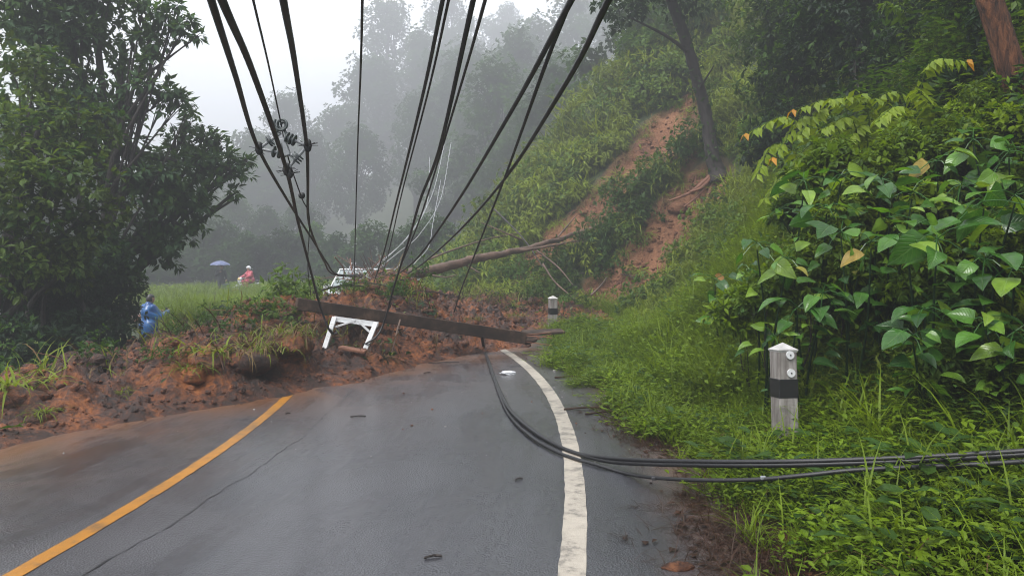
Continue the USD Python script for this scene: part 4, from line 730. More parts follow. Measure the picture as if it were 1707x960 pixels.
n = 1500; y = r.uniform(16, 29, n); x = -(.27 + .22*r.random(n))*y; hh, e = mud_rise(x, y); pq = CX + x/y*FPX; ok = (e > .1) & ~((pq > 215) & (pq < 285) & (y < 21)); x, y = x[ok], y[ok]; z = mud_z(x, y)
scatter('slid_turf', [(blade_mesh(RNG(61), 30, .6, .022, .9, .12), 'grass_bright', False), (blade_mesh(RNG(62), 26, .5, .02, 1.1, .14), 'grass_bright', False), (weed_mesh(RNG(63), 34, .35, .09, T_LEAF, .2), 'weed', False)],
        np.stack([x, y, z-.03], 1), r.random(len(x))*6.28, r.uniform(.6, 1.2, len(x)), r.integers(0, 3, len(x)), 'bright grass on the slid turf behind the mud at the left', 'grass')
# uprooted clumps and shrubs carried down on the mud
def up_proto(name, seed, kind):
    pr = proto(name); q = RNG(seed)
    c = clod(seed+20); c.apply_scale([.42, .36, .3]); c.apply_translation([0, 0, .02]); obj('root_ball', c, 'mud', pr, 40)
    if kind == 'turf':
        b = blade_mesh(q, 70, .52, .014, 1.9, .22, 5, .7); b.apply_translation([0, 0, .16]); obj('blades', b, 'straw', pr)
        b = blade_mesh(q, 55, .5, .015, 1.7, .22, 5, .6); b.apply_translation([0, 0, .16]); obj('blades', b, 'grass_hill', pr)
    elif kind == 'reed':
        b = blade_mesh(q, 50, .75, .03, 1.7, .14, 5, .55); b.apply_translation([0, 0, .1]); obj('blades', b, 'grass_hill', pr)
    else:
        bl = [((.1, 0, .45), .42), ((-.4, .1, .35), .34), ((.5, -.1, .3), .32)]
        obj('branch', limbs((0, 0, 0), bl, .03, seed)[1], 'bark_dark', pr); obj('crown', crown(bl, 170, 6, T_LEAF, .12 if kind == 'shrub' else .17, seed), 'leaf_mid' if kind == 'shrub' else 'leaf_yellow', pr)
        for pp_ in (((.1, -.4, .5), (-.35, -.25, .45), (.5, -.3, .35)) if kind == 'shrub' else ()): obj('pale_leaf', leaves(T_OVAL, np.array([pp_]), q.normal(size=(1, 3)), np.array([[0, -.6, .8]]), .13), 'leaf_pale', pr)
    return pr
UP = [up_proto('turf_form', 1, 'turf'), up_proto('turf_form', 2, 'turf'), up_proto('reed_form', 3, 'reed'), up_proto('torn_shrub_form', 4, 'shrub'), up_proto('torn_broadleaf_form', 5, 'broad')]
bp_ = []
for kk in range(2):
    pr = proto('bough_form'); q_ = RNG(140+kk); main = spline([(-.9, 0, .1), (-.2, .1, .25), (.5, -.05, .3), (1.1, .1, .15)], 5); tips_ = []; tb = [tube(main, np.linspace(.035, .01, len(main)), 6)]
    for j in range(9):
        a_ = main[int(q_.integers(4, len(main)))]; e_ = a_ + unit(q_.normal(size=3)*[1, 1, .5]+[.4, 0, .3])*q_.uniform(.3, .6); tb.append(tube([a_, (a_+e_)/2+[0, 0, .04], e_], [.012, .008, .005], 4)); tips_ += [e_, (a_+e_)/2]
    obj('branch', cat_(tb), 'bark_dark', pr); tp_ = np.array(tips_); tag(obj('leaf_mass', rosettes(q_, tp_, sphere_dirs(q_, len(tp_)), 9, T_LEAF, .15, .5), 'leaf_mid' if kk else 'leaf_yellow', pr), kind='stuff'); bp_.append(pr)
def mhit(px, py, d0=6, d1=40):
    d = np.arange(d0, d1, .05); p = P(px, py, 1.0); x, z = p[0]*d, CAMH + (p[2]-CAMH)*d
    k = np.nonzero(z <= np.maximum(mud_z(x, d), height(x, d)))[0]; k = k[0] if len(k) else len(d)-1
    return np.array([x[k], d[k], z[k]])
for px, py, k, s_, lab in [(455, 590, 0, 1.15, 'straw-coloured turf clump drooping off the mud left of the white frame'), (485, 570, 1, 1.0, 'straw-coloured turf clump just under the tip of the fallen pole'), (415, 600, 1, 1.0, 'turf clump hanging over the mud above the yellow line'),
                           (345, 600, 2, .8, 'uprooted green reed clump on the mud, left of the turf clumps'), (325, 618, 2, .55, 'smaller uprooted reed clump in front of the green reed clump'), (262, 600, 3, .4, 'torn shrub lying on the mud below the person in the blue raincoat'), (165, 600, 3, .55, 'torn shrub half buried in the mud at the left'),
                           (400, 560, 3, .55, 'torn leafy shrub on the mud with a few pale leaves'), (345, 548, 3, .55, 'torn leafy shrub right of the person in the blue raincoat'), (300, 562, 3, .5, 'torn dark shrub low on the mud near the person in the blue raincoat'), (448, 540, 4, .7, 'broad-leaved uprooted plant behind the turf, left of the pole tip'),
                           (478, 505, 4, .95, 'bright broad-leaved plant standing behind the pole tip'), (515, 495, 3, .8, 'dark green shrub between the pole tip and the white vehicle'), (425, 528, 3, .5, 'torn shrub in front of the motor scooter'), (378, 530, 3, .5, 'torn shrub in front of the person with the umbrella'),
                           (530, 478, 4, .9, 'yellow-green plant against the front of the white vehicle'), (700, 488, 2, .9, 'reed clump behind the pole, under the fallen trunk'), (660, 500, 3, .7, 'torn shrub on the heap just behind the middle of the pole'), (860, 530, 1, .6, 'small turf clump left of the far guide post'),
                           (790, 535, 0, .5, 'round turf lump on the mud behind the pole'), (960, 515, 3, .8, 'torn shrub right of the far guide post'), (890, 500, 3, .7, 'torn shrub behind the far guide post'), (75, 690, 2, .4, 'small reed tuft on the mud near the left edge'), (18, 665, 2, .9, 'bluish grass tuft at the left edge behind the mud'), (205, 655, 2, .35, 'little tuft on the red heap above the road edge'),
                           (1040, 530, 2, .8, 'dark green grass clump right of the mud by the roadside'), (1090, 520, 2, .75, 'grass clump at the foot of the grass slope, beside the mud')]:
    h = mhit(px, py); copy_of(UP[k], 'uprooted_clump' if k < 3 else 'torn_shrub', lab, 'plant', h - [0, 0, .06], r.random()*6.28, s_)

bl_ = sorted([(560, 496, .55), (592, 492, .5), (622, 488, .5), (665, 486, .6), (690, 472, .7), (728, 462, .7), (752, 486, .6), (802, 452, .8), (838, 462, .7), (862, 440, .8), (905, 452, .8), (938, 432, .9), (978, 412, .9), (905, 486, .6), (945, 470, .7), (985, 470, .7), (1040, 470, .6), (828, 500, .5), (715, 500, .45), (645, 505, .4)])
for i, (px, py, s_) in enumerate(bl_):
    copy_of(bp_[i % 2], 'torn_bough', ('leftmost' if i == 0 else (ORD_ + ['nineteenth', 'twentieth'])[i] + ' from the left') + ' of the torn leafy boughs lying behind the pole', 'bough', mhit(px, py, 10, 34) + [0, 0, .05], r.random()*6.28, s_, 'torn leafy boughs behind the pole')
for q_, s_, lab in ((P(582, 481, 22.9), .55, 'torn bough lying across the left of the white bonnet'), (P(612, 474, 23.0), .6, 'torn bough lying against the white windscreen'), (P(648, 464, 22.0), .6, 'torn bough on the roots right of the white windscreen'), (P(560, 489, 22.4), .6, 'torn bough hanging over the left headlamp of the white pickup'), (P(630, 484, 21.5), .7, 'torn bough in front of the right side of the white bonnet'), (P(598, 492, 21.8), .65, 'torn bough low in front of the white bonnet')):
    copy_of(bp_[len(lab) % 2], 'torn_bough', lab, 'bough', q_, r.random()*6.28, s_)
# ------------------------------------------------------------------ the fallen concrete pole with its white steel frame
A, B = P(872, 563, 13.4), P(494, 506, 11.55)
t = thing('fallen_pole', 'broken square concrete power pole lying slanted across the mud', 'power pole', A)
ax = unit(B-A); L = np.linalg.norm(B-A)
shaft = bar((0, 0, 0), B-A, .235, .215, .012, taper=.86); shaft = shaft.subdivide_to_size(.12)
shaft.vertices += (.006*(fbm(shaft.vertices*9, 3, 7)-.5))[:, None]
obj('shaft', shaft, 'pole_concrete', t, 25)
r = RNG(14); stump = clod(77); stump.apply_scale([.20, .14, .13]); stump.apply_translation([.06, .03, -.04]); obj('broken_end', stump, 'pole_concrete', t, 25)
obj('rebar', cat_([tube([(-.05, y, z), (.25, y*1.4, z+dz), (.52, y*2+.03, z+dz*2.2)], .008, 5) for y, z, dz in ((-.06, .05, -.02), (.07, .04, .02), (.05, -.06, .05), (-.07, -.06, -.03))]), 'rust', t)
def onpole(px, off=(0, 0, 0)): f = (872-px)/(872-494); return (B-A)*f + np.array(off)
fr = UsdGeom.Xform.Define(stage, pth(t) + '/crossarm_frame'); tag(fr, 'white painted steel frame bolted under the pole'); fr = fr.GetPrim()
dF = 11.35
def angle_iron(p, q, w=.07, th=.008):
    p, q = np.asarray(p), np.asarray(q)
    m1 = bar(p, q, w, th, up=(0, 1, .05)); m2 = bar(p, q, th, w, up=(0, 1, .05)); F = frame_from(q-p, (0, 1, .05))
    m1.apply_translation(F[:, 2]*w/2); m2.apply_translation(F[:, 1]*(w/2-th/2) + F[:, 2]*.0); return cat_([m1, m2])
q = lambda px, py, d=dF: P(px, py, d) - A
obj('top_bar', angle_iron(q(556, 531), q(630, 541)), 'white_paint', fr)
obj('leg', bar(q(558, 529, dF-.02), q(539, 588, dF-.25), .07, .075, .006, up=(0, 1, 0)), 'white_paint', fr); obj('leg', bar(q(627, 538, dF-.02), q(608, 584, dF-.25), .07, .07, .006, up=(0, 1, 0)), 'white_paint', fr)
obj('brace', bar(q(559, 545, dF-.05), q(592, 534, dF-.03), .03, .03, .003), 'white_paint', fr); obj('brace', bar(q(596, 534, dF-.03), q(616, 553, dF-.05), .03, .03, .003), 'white_paint', fr)
obj('bolt', cat_([trimesh.creation.cylinder(.014, .03, sections=8, transform=trimesh.transformations.translation_matrix(q(px, py, dF-.05)) @ rot([1, 0, 0], math.pi/2)) for px, py in ((560, 533), (624, 541), (592, 536))]), 'steel', fr)
obj('clamp_wire', cat_([tube(spline([q(548+dx, 548, dF-.17), q(553+dx, 556, dF-.16), q(561+dx, 553, dF-.12), q(562+dx, 545, dF-.1)], 4), .009, 5) for dx in (0, 3)] + [tube(spline([q(607, 571, dF-.25), q(613, 574, dF-.25), q(621, 571, dF-.2)], 4), .008, 5)]), 'cable', fr)
gw = thing('wooden_rod', 'thin pale rod leaning on the pole right of the white frame', 'rod', P(652, 585, 11.3))
obj('rod', tube(spline([(0, 0, -.1), P(660, 560, 11.4)-P(652, 585, 11.3), P(667, 533, 11.7)-P(652, 585, 11.3)], 5), .013, 6), 'bark_pale', gw)
st_ = obj('flat_stone_slab', box(.42, .13, .05, bevel=.015), 'root_red'); UsdGeom.Xformable(st_).AddTranslateOp().Set(Gf.Vec3d(*(mhit(588, 586)+[0, 0, .03]))); UsdGeom.Xformable(st_).AddRotateXYZOp().Set(Gf.Vec3f(4, 8, -14)); tag(st_, 'flat reddish slab lying on the mud between the legs of the white frame', 'slab')
sg_ = obj('road_slab', (lambda m: (m.vertices.__iadd__((.02*(fbm(m.vertices*5, 3, 2)-.5))[:, None]), m)[1])(box(.8, .42, .05, bevel=.02).subdivide_to_size(.15)), 'pole_concrete', smooth=30); UsdGeom.Xformable(sg_).AddTranslateOp().Set(Gf.Vec3d(*P(905, 553, 14.2))); UsdGeom.Xformable(sg_).AddRotateXYZOp().Set(Gf.Vec3f(3, -2, 6)); tag(sg_, 'grey broken slab lifted at the foot of the fallen pole', 'slab')

inn = np.array([(r.uniform(*c.bounds[::2]), r.uniform(*c.bounds[1::2])) for c in SCAR for _ in range(1500)]); inn = inn[in_scar(inn[:, 0], inn[:, 1], .0)]; zI = height(inn[:, 0], inn[:, 1])
scatter('scar_clods', [(clod(k), 'scar_soil', 30) for k in range(4)], np.stack([inn[:, 0], inn[:, 1], zI], 1), r.random(len(inn))*6.28, .024*np.exp(r.normal(size=len(inn))*.7), r.integers(0, 4, len(inn)), 'lumps of earth loose on the bare slide face', 'earth')
# ------------------------------------------------------------------ cables
CB = [([(352, 0, 2.7), (392, 125, 4.0), (431, 248, 6.0), (480, 335, 8.5), (520, 398, 11), (545, 438, 13), (562, 457, 14.6), (605, 459, 16.4)], .0155, 'outer left of the thick black cables tied to the spacer', 'cable'),
      ([(370, 0, 2.6), (425, 130, 3.9), (478, 285, 6.0), (497, 370, 8), (515, 440, 9.8), (533, 508, 10.95), (548, 548, 11.1), (556, 556, 11.2)], .0165, 'thick black cable running from the spacer down to the white frame', 'cable'),
      ([(472, 0, 2.8), (492, 110, 4.1), (511, 243, 6.0), (513, 300, 7.2), (514, 365, 9), (524, 400, 10.6), (540, 435, 12.6), (556, 457, 14.4), (603, 462, 16.2)], .0155, 'right-hand thick black cable tied to the spacer', 'cable'),
      ([(422, 0, 3.2), (448, 110, 4.6), (466, 195, 5.95), (481, 265, 6.1), (503, 330, 7.4), (516, 365, 8.6), (513, 440, 10), (518, 492, 11.4)], .006, 'thin steel wire that carries the spacer', 'cable'),
      ([(604, 0, 3.5), (601, 120, 5), (596, 250, 7.5), (592, 400, 11), (590, 492, 13.2)], .0075, 'single thin wire hanging almost straight down at the middle left', 'cable'),
      ([(738, 0, 4), (702, 170, 6), (660, 340, 10), (640, 420, 13), (622, 475, 16)], .0135, 'left one of the close pair of cables left of centre', 'cable'),
      ([(748, 0, 4), (712, 160, 6), (668, 330, 10), (648, 420, 14), (634, 468, 17)], .009, 'thinner right one of the close pair of cables left of centre', 'cable'),
      ([(789, 0, 3.6), (732, 250, 5.8), (700, 335, 7.5), (680, 405, 9.3), (657, 478, 10.8), (641, 535, 11.15), (628, 560, 11.1), (610, 573, 11.05)], .0145, 'cable crossing in front of the pole to the right leg of the white frame', 'cable'),
      ([(809, 0, 4), (766, 150, 6), (705, 350, 10), (678, 420, 13), (655, 472, 16.2)], .011, 'thin cable just right of the one that crosses the pole', 'cable'),
      ([(953, 0, 3.2), (850, 190, 5.2), (760, 340, 8.5), (700, 425, 12), (670, 452, 15), (640, 468, 17.5)], .0155, 'upper left one of the three cables slanting to the top right', 'cable'),
      ([(949, 6, 3.3), (905, 120, 4.3), (840, 300, 7.5), (795, 415, 10.5), (768, 485, 13.5), (757, 520, 15.2)], .0125, 'cable that forks away steeply from the slanting cables', 'cable'),
      ([(1015, 0, 3.0), (940, 145, 4.4), (840, 300, 7.5), (760, 390, 11), (700, 443, 15), (668, 462, 17.8)], .0155, 'rightmost of the three cables slanting to the top right', 'cable')]
plain('cable_knot', (.01, .01, .011), .6, .3, 60)
for pts, rad, lab, cat in CB:
    q = np.array([P(*p) for p in pts]); back = unit(q[0]-q[1]); d0 = q[0] + back*1.6 + [0, 0, .02]; d1 = q[0] + back*9 + [0, 0, .6]
    w = spline(np.vstack([d1, d0, q]), 10)
    c = obj('power_cable', tube(w, rad, 7), 'cable', smooth=True); tag(c, 'black ' + lab if not lab.startswith('thick') else lab, cat)
for i, (pts, lab) in enumerate([([(742, 235, 40), (722, 320, 36), (690, 380, 32), (650, 425, 28), (600, 462, 22)], 'leftmost white wire hanging in the mist behind the black cables'), ([(752, 238, 42), (735, 330, 37), (700, 390, 32), (665, 420, 28), (612, 462, 22)], 'second white wire hanging in the mist behind the black cables'),
                                ([(716, 262, 45), (712, 340, 40), (680, 395, 34), (630, 440, 26), (598, 470, 21)], 'slack white wire in the mist nearest the close pair of cables'), ([(735, 300, 44), (722, 370, 38), (715, 410, 34), (690, 440, 28)], 'white wire ending at the green bank in the mist')]):
    tag(obj('white_wire', tube(spline([P(*p) for p in pts], 10), .013, 5), 'wire_white', smooth=True), lab, 'wire')
# the spacer that holds the three thick cables
c0 = P(472, 243, 6.0); s = thing('cable_spacer', 'grey insulating spacer tied between the three thick left cables', 'cable spacer', c0)
k = lambda px, py, d=6.0: P(px, py, d) - c0
Lk, Rk, Bk, Tk = k(432, 248), k(513, 243), k(478, 283), k(468, 222)
def rod_(a, b, r): return tube([a, b], r, 8)
for a, b in ((Tk, Lk), (k(474, 228), Rk), (Lk, k(497, 261)), (Rk, Bk), (k(497, 261), Bk)):
    obj('arm', rod_(a, b, .0125), 'spacer_grey', s, 40)
obj('web', cat_([bar(Tk*.7+Bk*.3, Tk*.35+Bk*.65, .006, .05, up=(0, 1, 0)), bar(k(470, 232), k(480, 260), .05, .05, .006, up=(0, 1, 0))]), 'spacer_grey', s)
def sheds(a, b, f0, f1, n, rad):
    ms = []
    for f in np.linspace(f0, f1, n):
        m = trimesh.creation.cylinder(rad, .010, sections=14); T = np.eye(4); F = frame_from(b-a, (0, 1, 0)); T[:3, :3] = F[:, [1, 2, 0]]; T[:3, 3] = a+(b-a)*f; m.apply_transform(T); ms.append(m)
    return ms
for a, b, f0, f1, n in ((k(474, 228), Rk, .12, .42, 3), (Rk, Bk, .42, .6, 3), (Lk, k(497, 261), .38, .52, 2), (Tk, Lk, .45, .55, 2)):
    for m in sheds(a, b, f0, f1, n, .048): obj('insulator_shed', m, 'spacer_dark', s, 40)
th = np.linspace(0, 4.2*math.pi, 60); rr = np.linspace(.055, .018, 60)
obj('hook', cat_([tube(np.stack([k(470, 208)[0]+rr*np.cos(th+2.4), k(470, 208)[1]+np.linspace(-.03, .03, 60), k(470, 208)[2]+rr*np.sin(th+2.4)], 1), .011, 7), tube(spline([k(463, 216), k(461, 224), Tk], 4), .013, 7), tube(spline([k(474, 217), k(477, 224), k(476, 232)], 4), .012, 7)]), 'spacer_dark', s, True)
r = RNG(6)
for c_, rad in ((Lk, .036), (Rk, .036), (Bk, .036), (k(484, 290), .026)):
    m = trimesh.creation.icosphere(2, rad); m.vertices *= (.8+.5*fbm(m.vertices*40, 2, 3))[:, None]*np.array([.85, .85, 1.5]); m.apply_translation(c_)
    tie = obj('tie', m, 'cable_knot', s, True)
    obj('tie_wire', cat_([tube([c_, c_+d*.075], .0022, 4) for d in sphere_dirs(r, 14)*[1.2, .8, .7]]), 'cable_knot', tie)
kn = tag(obj('wire_clamp', (lambda m: (m.apply_translation(P(503, 326, 7.3)), m)[1])(trimesh.creation.icosphere(1, .035)), 'cable_knot'), 'small black clamp on the thin wire below the spacer', 'clamp')
# cables lying over the road and the verge
def gpt(px, py, up=.02):
    d = np.arange(3, 20, .02); p = P(px, py, 1.0); x, z = p[0]*d, CAMH+(p[2]-CAMH)*d; s_, u = su(x, d)
    gz = np.where(u < UR, prof(s_), height(x, d)) + up; kk = np.nonzero(z <= gz)[0]; kk = kk[0] if len(kk) else -1; return np.array([x[kk], d[kk], gz[kk]])
road_part = [(802, 560, 12.9), (806, 583), (814, 605), (826, 640), (848, 682), (885, 716), (925, 741), (962, 756)]
def gp(q, dy=0, dx=0): return P(q[0]+dx, q[1]+dy, q[2]) if len(q) == 3 else gpt(q[0]+dx, q[1]+dy, .02)
for dy, lab, rad in ((0, 'topmost of the black cables lying over the road and out across the verge', .0155), (5, 'second one down of the black cables lying over the road and verge', .0175)):
    pts = [gp(q, dy*.2 if k > 5 else 0, dy*.45) for k, q in enumerate(road_part)] + [P(px, py+dy*1.15, d) for px, py, d in ((1015, 763, 5.85), (1080, 767, 5.45), (1180, 769, 5.0), (1300, 769, 4.7), (1420, 766, 4.5), (1560, 760, 4.3), (1760, 748, 4.0))]
    tag(obj('ground_cable', tube(spline(pts, 8), rad, 7), 'cable', smooth=True), lab, 'cable')
lo = [gpt(826, 642, .02), gpt(846, 688, .02), gpt(880, 724, .02), gpt(920, 750, .02), gpt(960, 765, .02), gpt(1000, 777, .02)] + [P(*q) for q in ((1045, 789, 5.6), (1092, 796, 5.3), (1170, 800, 4.9), (1260, 799, 4.65), (1340, 792, 4.5), (1430, 783, 4.4), (1600, 775, 4.2), (1780, 765, 3.9))]
tag(obj('ground_cable', tube(spline(lo, 8), .014, 7), 'cable', smooth=True), 'lowest black cable, sagging over the shoulder apart from the others', 'cable')
for j, (px, py) in enumerate([(1090, 797), (1272, 796), (1026, 785)]):
    tag(obj('cable_clip', (lambda m: (m.apply_translation(P(px, py, {1090: 5.29, 1272: 4.62, 1026: 5.7}[px])), m)[1])(box(.035, .022, .024, bevel=.006)), 'spacer_grey' if j else 'black_plastic'), ['grey clip on the lowest cable at the edge of the shoulder', 'grey clip on the lowest cable out on the weeds', 'dark clip on the lowest cable beside the white line'][j], 'clip')

# ------------------------------------------------------------------ guide posts
def guide_post(base, w, h, lean, lab, discs=True, far=False):
    t = thing('guide_post', lab, 'guide post', base, lean[0], rx=math.radians(lean[1]))
    b = m3.Manifold.batch_hull([m3.Manifold.cube([w, w, .02], True).translate([0, 0, z]) for z in (-.3, h)])
    sh = box(w, w, h+.3, (0, 0, (h-.3)/2), bevel=.008).subdivide_to_size(.06); sh.vertices[:, :2] += .006*(fbm(sh.vertices*7, 3, 2)-.5)[:, None]
    obj('shaft', sh, 'concrete', t, 30)
    cap = trimesh.Trimesh([(-w*.56, -w*.56, h), (w*.56, -w*.56, h), (w*.56, w*.56, h), (-w*.56, w*.56, h), (0, 0, h+w*.36), (-w*.5, -w*.5, h-.02), (w*.5, -w*.5, h-.02), (w*.5, w*.5, h-.02), (-w*.5, w*.5, h-.02)],
                          [(0, 1, 4), (1, 2, 4), (2, 3, 4), (3, 0, 4), (5, 6, 1), (5, 1, 0), (6, 7, 2), (6, 2, 1), (7, 8, 3), (7, 3, 2), (8, 5, 0), (8, 0, 3)], process=False)
    obj('cap', cap, 'concrete_cap', t)
    obj('black_band', box(w+.008, w+.008, h*.2, (0, 0, h*.59), bevel=.004), 'black_band', t)
    if discs:
        for zz, xx in ((h*.945, w*.10), (h*.755, w*.13)):
            m = trimesh.creation.cylinder(.033, .014, sections=20, transform=rot([1, 0, 0], math.pi/2)); m.apply_translation([xx, -w/2-.008, zz]); dd = obj('reflector_disc', m, 'white_paint', t, 30)
            m = trimesh.creation.cylinder(.006, .006, sections=8, transform=rot([1, 0, 0], math.pi/2)); m.apply_translation([xx, -w/2-.017, zz]); obj('screw', m, 'black_plastic', dd)
    m = box(w+.006, w+.006, .05, (0, 0, .02), bevel=.004); obj('dark_base', m, 'black_band', t)
    return t
guide_post(P(1309, 738, 6.0), .158, .755, (.12, -3), 'near black and white concrete guide post with two white discs')
p_ = P(921, 549, 16.6); guide_post(np.array([p_[0], p_[1], p_[2]]), .17, .70, (.3, 2), 'black and white guide post standing in the mud behind the pole', False)
p_ = P(327, 500, 50); guide_post(p_, .2, .75, (.2, 0), 'small distant guide post in the meadow left of the umbrella', False)

# ------------------------------------------------------------------ the fallen tree
def along(pts, up=.12):
    out = []
    for px, py, d in pts:
        h = hit(px, py, 14, up=up, scar=True); out.append(P(px, py, min(d, h[1])))
    return out
b0 = P(640, 466, 17.6); t = thing('fallen_tree', 'uprooted tree with pale bare trunk lying from the mud up the slope', 'tree', b0)
tr = np.array(spline(along([(622, 474, 17.4), (660, 464, 17.9), (700, 455, 18.6), (745, 444, 19.4), (800, 431, 20.4), (860, 418, 21.6), (910, 403, 22.6), (962, 386, 24), (1012, 370, 26)]), 8)) - b0
r = RNG(8); tr[3:-1] += np.cumsum(r.normal(size=(len(tr)-4, 3))*.012, 0)
obj('trunk', tube(tr, np.linspace(.17, .045, len(tr)), 9, wob=.1, seed=3), 'bark_pale', t, True)
br = [[(850, 420, 21.4), (900, 413, 21.8), (960, 402, 22.6), (1024, 390, 24.5)], [(715, 432, 19.5), (760, 415, 19.8), (822, 396, 21), (870, 388, 22)], [(700, 455, 18.6), (740, 462, 18.6), (762, 458, 18.6)], [(895, 418, 22), (930, 445, 21.5), (955, 475, 21)], [(870, 400, 22.4), (835, 385, 22), (800, 370, 22)], [(930, 395, 23), (960, 360, 23.5)], [(770, 438, 20), (800, 455, 19.6)]]
for b in br:
    q = np.array(spline(along(b), 6)) - b0
    obj('branch', tube(q, np.linspace(.06 if b is br[0] else .032, .012, len(q)), 6), 'bark_pale', t, True)
rp0 = P(628, 474, 17.4) - b0; roots = []
for j in range(34):
    d = unit(np.array([r.normal()*.9-.5, r.normal()*.5-.3, r.normal()*.7])); L_ = r.uniform(.3, 1.0)
    q = spline([rp0, rp0+d*L_*.5+r.normal(size=3)*.08, rp0+d*L_+r.normal(size=3)*.12+[0, 0, -.12]], 5); roots.append(tube(q, np.linspace(r.uniform(.02, .05), .006, len(q)), 5))
obj('roots', cat_(roots), 'root_red', t, True)
c = clod(55); c.apply_scale([.55, .4, .5]); c.apply_translation(rp0+[-.15, .1, -.25]); obj('root_ball', c, 'mud', t, 40)
tw = [tube(spline([rp0, rp0+(d:=unit(np.array([r.normal()*.8, -.2, abs(r.normal())+.1])))*.5, rp0+d*r.uniform(.6, 1.1)], 3), np.linspace(.012, .004, 7), 4) for _ in range(16)]
obj('twigs', cat_(tw), 'bark_pale', t)
obj('crown', crown([(P(px, py, min(d, hit(px, py, 14, scar=True)[1]-.3))-b0, .5) for px, py, d in ((1030, 378, 25), (1000, 400, 24), (960, 415, 23), (985, 372, 25))], 120, 6, T_LEAF, .15, 71), 'leaf_mid', t)
for i, (a, b, c_, lab) in enumerate([((905, 440, 20), (925, 470, 19.6), (960, 500, 19), 'thin broken stick leaning at the foot of the slide'), ((985, 492, 18.6), (1000, 478, 18.8), (1012, 462, 19), 'short pale stick at the bottom of the lower bare patch'), ((600, 455, 20), (575, 492, 16), (545, 500, 14.5), 'long pale pole leaning on the heap left of the roots'), ((820, 345, 27), (870, 395, 24), (905, 445, 21), 'dark broken branch lying down the green slope')]):
    q = spline([P(*a), P(*b), P(*c_)], 5); tag(obj('broken_branch', tube(q, np.linspace(.03, .015, len(q)), 6, wob=.1), 'bark_pale' if i != 3 else 'bark_dark', smooth=True), lab, 'branch')
# bare stems under the left trees
for i, (a, b, c_, d, lab) in enumerate([((45, 560), (55, 500), (130, 440), 11.6, 'dark bent branch under the trees at the left edge'), ((75, 590), (72, 520), (85, 420), 12.4, 'thin dark upright stem under the left trees'), ((130, 580), (140, 520), (120, 430), 13.2, 'thin dark stem right of the upright one under the left trees')]):
    q = spline([P(*a, d), P(*b, d), P(*c_, d)], 6); tag(obj('bare_stem', tube(q, np.linspace(.05, .03, len(q)), 7, wob=.1), 'bark_dark', smooth=True), lab, 'stem')

# ------------------------------------------------------------------ the white pickup behind the heap
from shapely.geometry import Polygon as Poly
def side(poly, w): m = trimesh.creation.extrude_polygon(Poly(poly), w); m.apply_transform(rot([1, 0, 0], math.pi/2)); m.apply_translation([0, w/2, 0]); return m
g0 = P(598, 500, 24.0); gz = ground_at(g0[0]-.3, 25.5)
car = thing('pickup', 'white pickup caught behind the mud heap with roots piled on its bonnet', 'pickup', (-4.95, 24.9, -.30), math.atan2(-.93, -.36))
obj('body', side([(-2.5, .45), (-2.5, 1.0), (-.75, 1.02), (.85, 1.03), (2.2, .93), (2.42, .75), (2.42, .42), (1.95, .42), (1.85, .66), (1.5, .75), (1.15, .66), (1.05, .42), (-1.0, .42), (-1.1, .66), (-1.45, .75), (-1.8, .66), (-1.9, .45)], 1.7), 'car_white', car, 30)
obj('roof', box(1.25, 1.42, .06, (-.15, 0, 1.72), bevel=.028), 'car_white', car, 30)
for sy in (-1, 1):
    obj('pillar', bar((.95, sy*.78, 1.02), (.42, sy*.69, 1.71), .05, .05, .01), 'car_white', car); obj('pillar', bar((-.85, sy*.78, 1.02), (-.74, sy*.69, 1.71), .07, .05, .01), 'car_white', car); obj('pillar', bar((0, sy*.79, 1.02), (-.05, sy*.7, 1.71), .05, .04, .01), 'black_plastic', car)
    obj('side_window', trimesh.Trimesh([(.88, sy*.77, 1.05), (-.8, sy*.77, 1.05), (-.7, sy*.69, 1.68), (.42, sy*.69, 1.68)], [(0, 1, 2), (0, 2, 3)]), 'windscreen', car)
    m = trimesh.creation.icosphere(2, .12); m.apply_scale([.6, 1.3, .8]); m.apply_translation([2.3, sy*.62, .78]); obj('headlight', m, 'lamp_glass', car, True)
    m = box(.1, .22, .17, (.8, sy*.98, 1.16), bevel=.035); obj('mirror', m, 'car_white', car, 30)
    for xx in (1.5, -1.45):
        w = trimesh.creation.cylinder(.33, .2, sections=24, transform=rot([1, 0, 0], math.pi/2)); w.apply_translation([xx, sy*.74, .33]); ty = obj('wheel', w, 'rubber', car, 30)
        w = trimesh.creation.cylinder(.2, .03, sections=20, transform=rot([1, 0, 0], math.pi/2)); w.apply_translation([xx, sy*.85, .33]); obj('rim', w, 'steel', ty, 30)
obj('windscreen', trimesh.Trimesh([(.93, -.74, 1.04), (.93, .74, 1.04), (.44, .66, 1.70), (.44, -.66, 1.70)], [(0, 1, 2), (0, 2, 3)]), 'windscreen', car)
obj('bumper', box(.14, 1.72, .24, (2.44, 0, .5), bevel=.05), 'car_white', car, 30); obj('grille', box(.05, .85, .15, (2.41, 0, .76), bevel=.015), 'black_plastic', car)
obj('cargo_cover', box(1.65, 1.6, .62, (-1.65, 0, 1.35), bevel=.06), 'car_white', car, 30); obj('dashboard', box(.4, 1.4, .12, (.75, 0, 1.0), bevel=.03), 'black_plastic', car); obj('seat', cat_([box(.18, .5, .6, (-.3, sy*.37, 1.1), bevel=.06) for sy in (-1, 1)]), 'cloth_dark', car)
obj('wiper', cat_([bar((.97, y0, 1.05), (.75, y0+.35, 1.33), .015, .015) for y0 in (-.5, .05)]), 'black_plastic', car)
r = RNG(19); hp = P(612, 462, 21.5)
t = thing('branch_heap', 'tangle of bare twigs and torn plants heaped against the white vehicle', 'twig heap', hp)
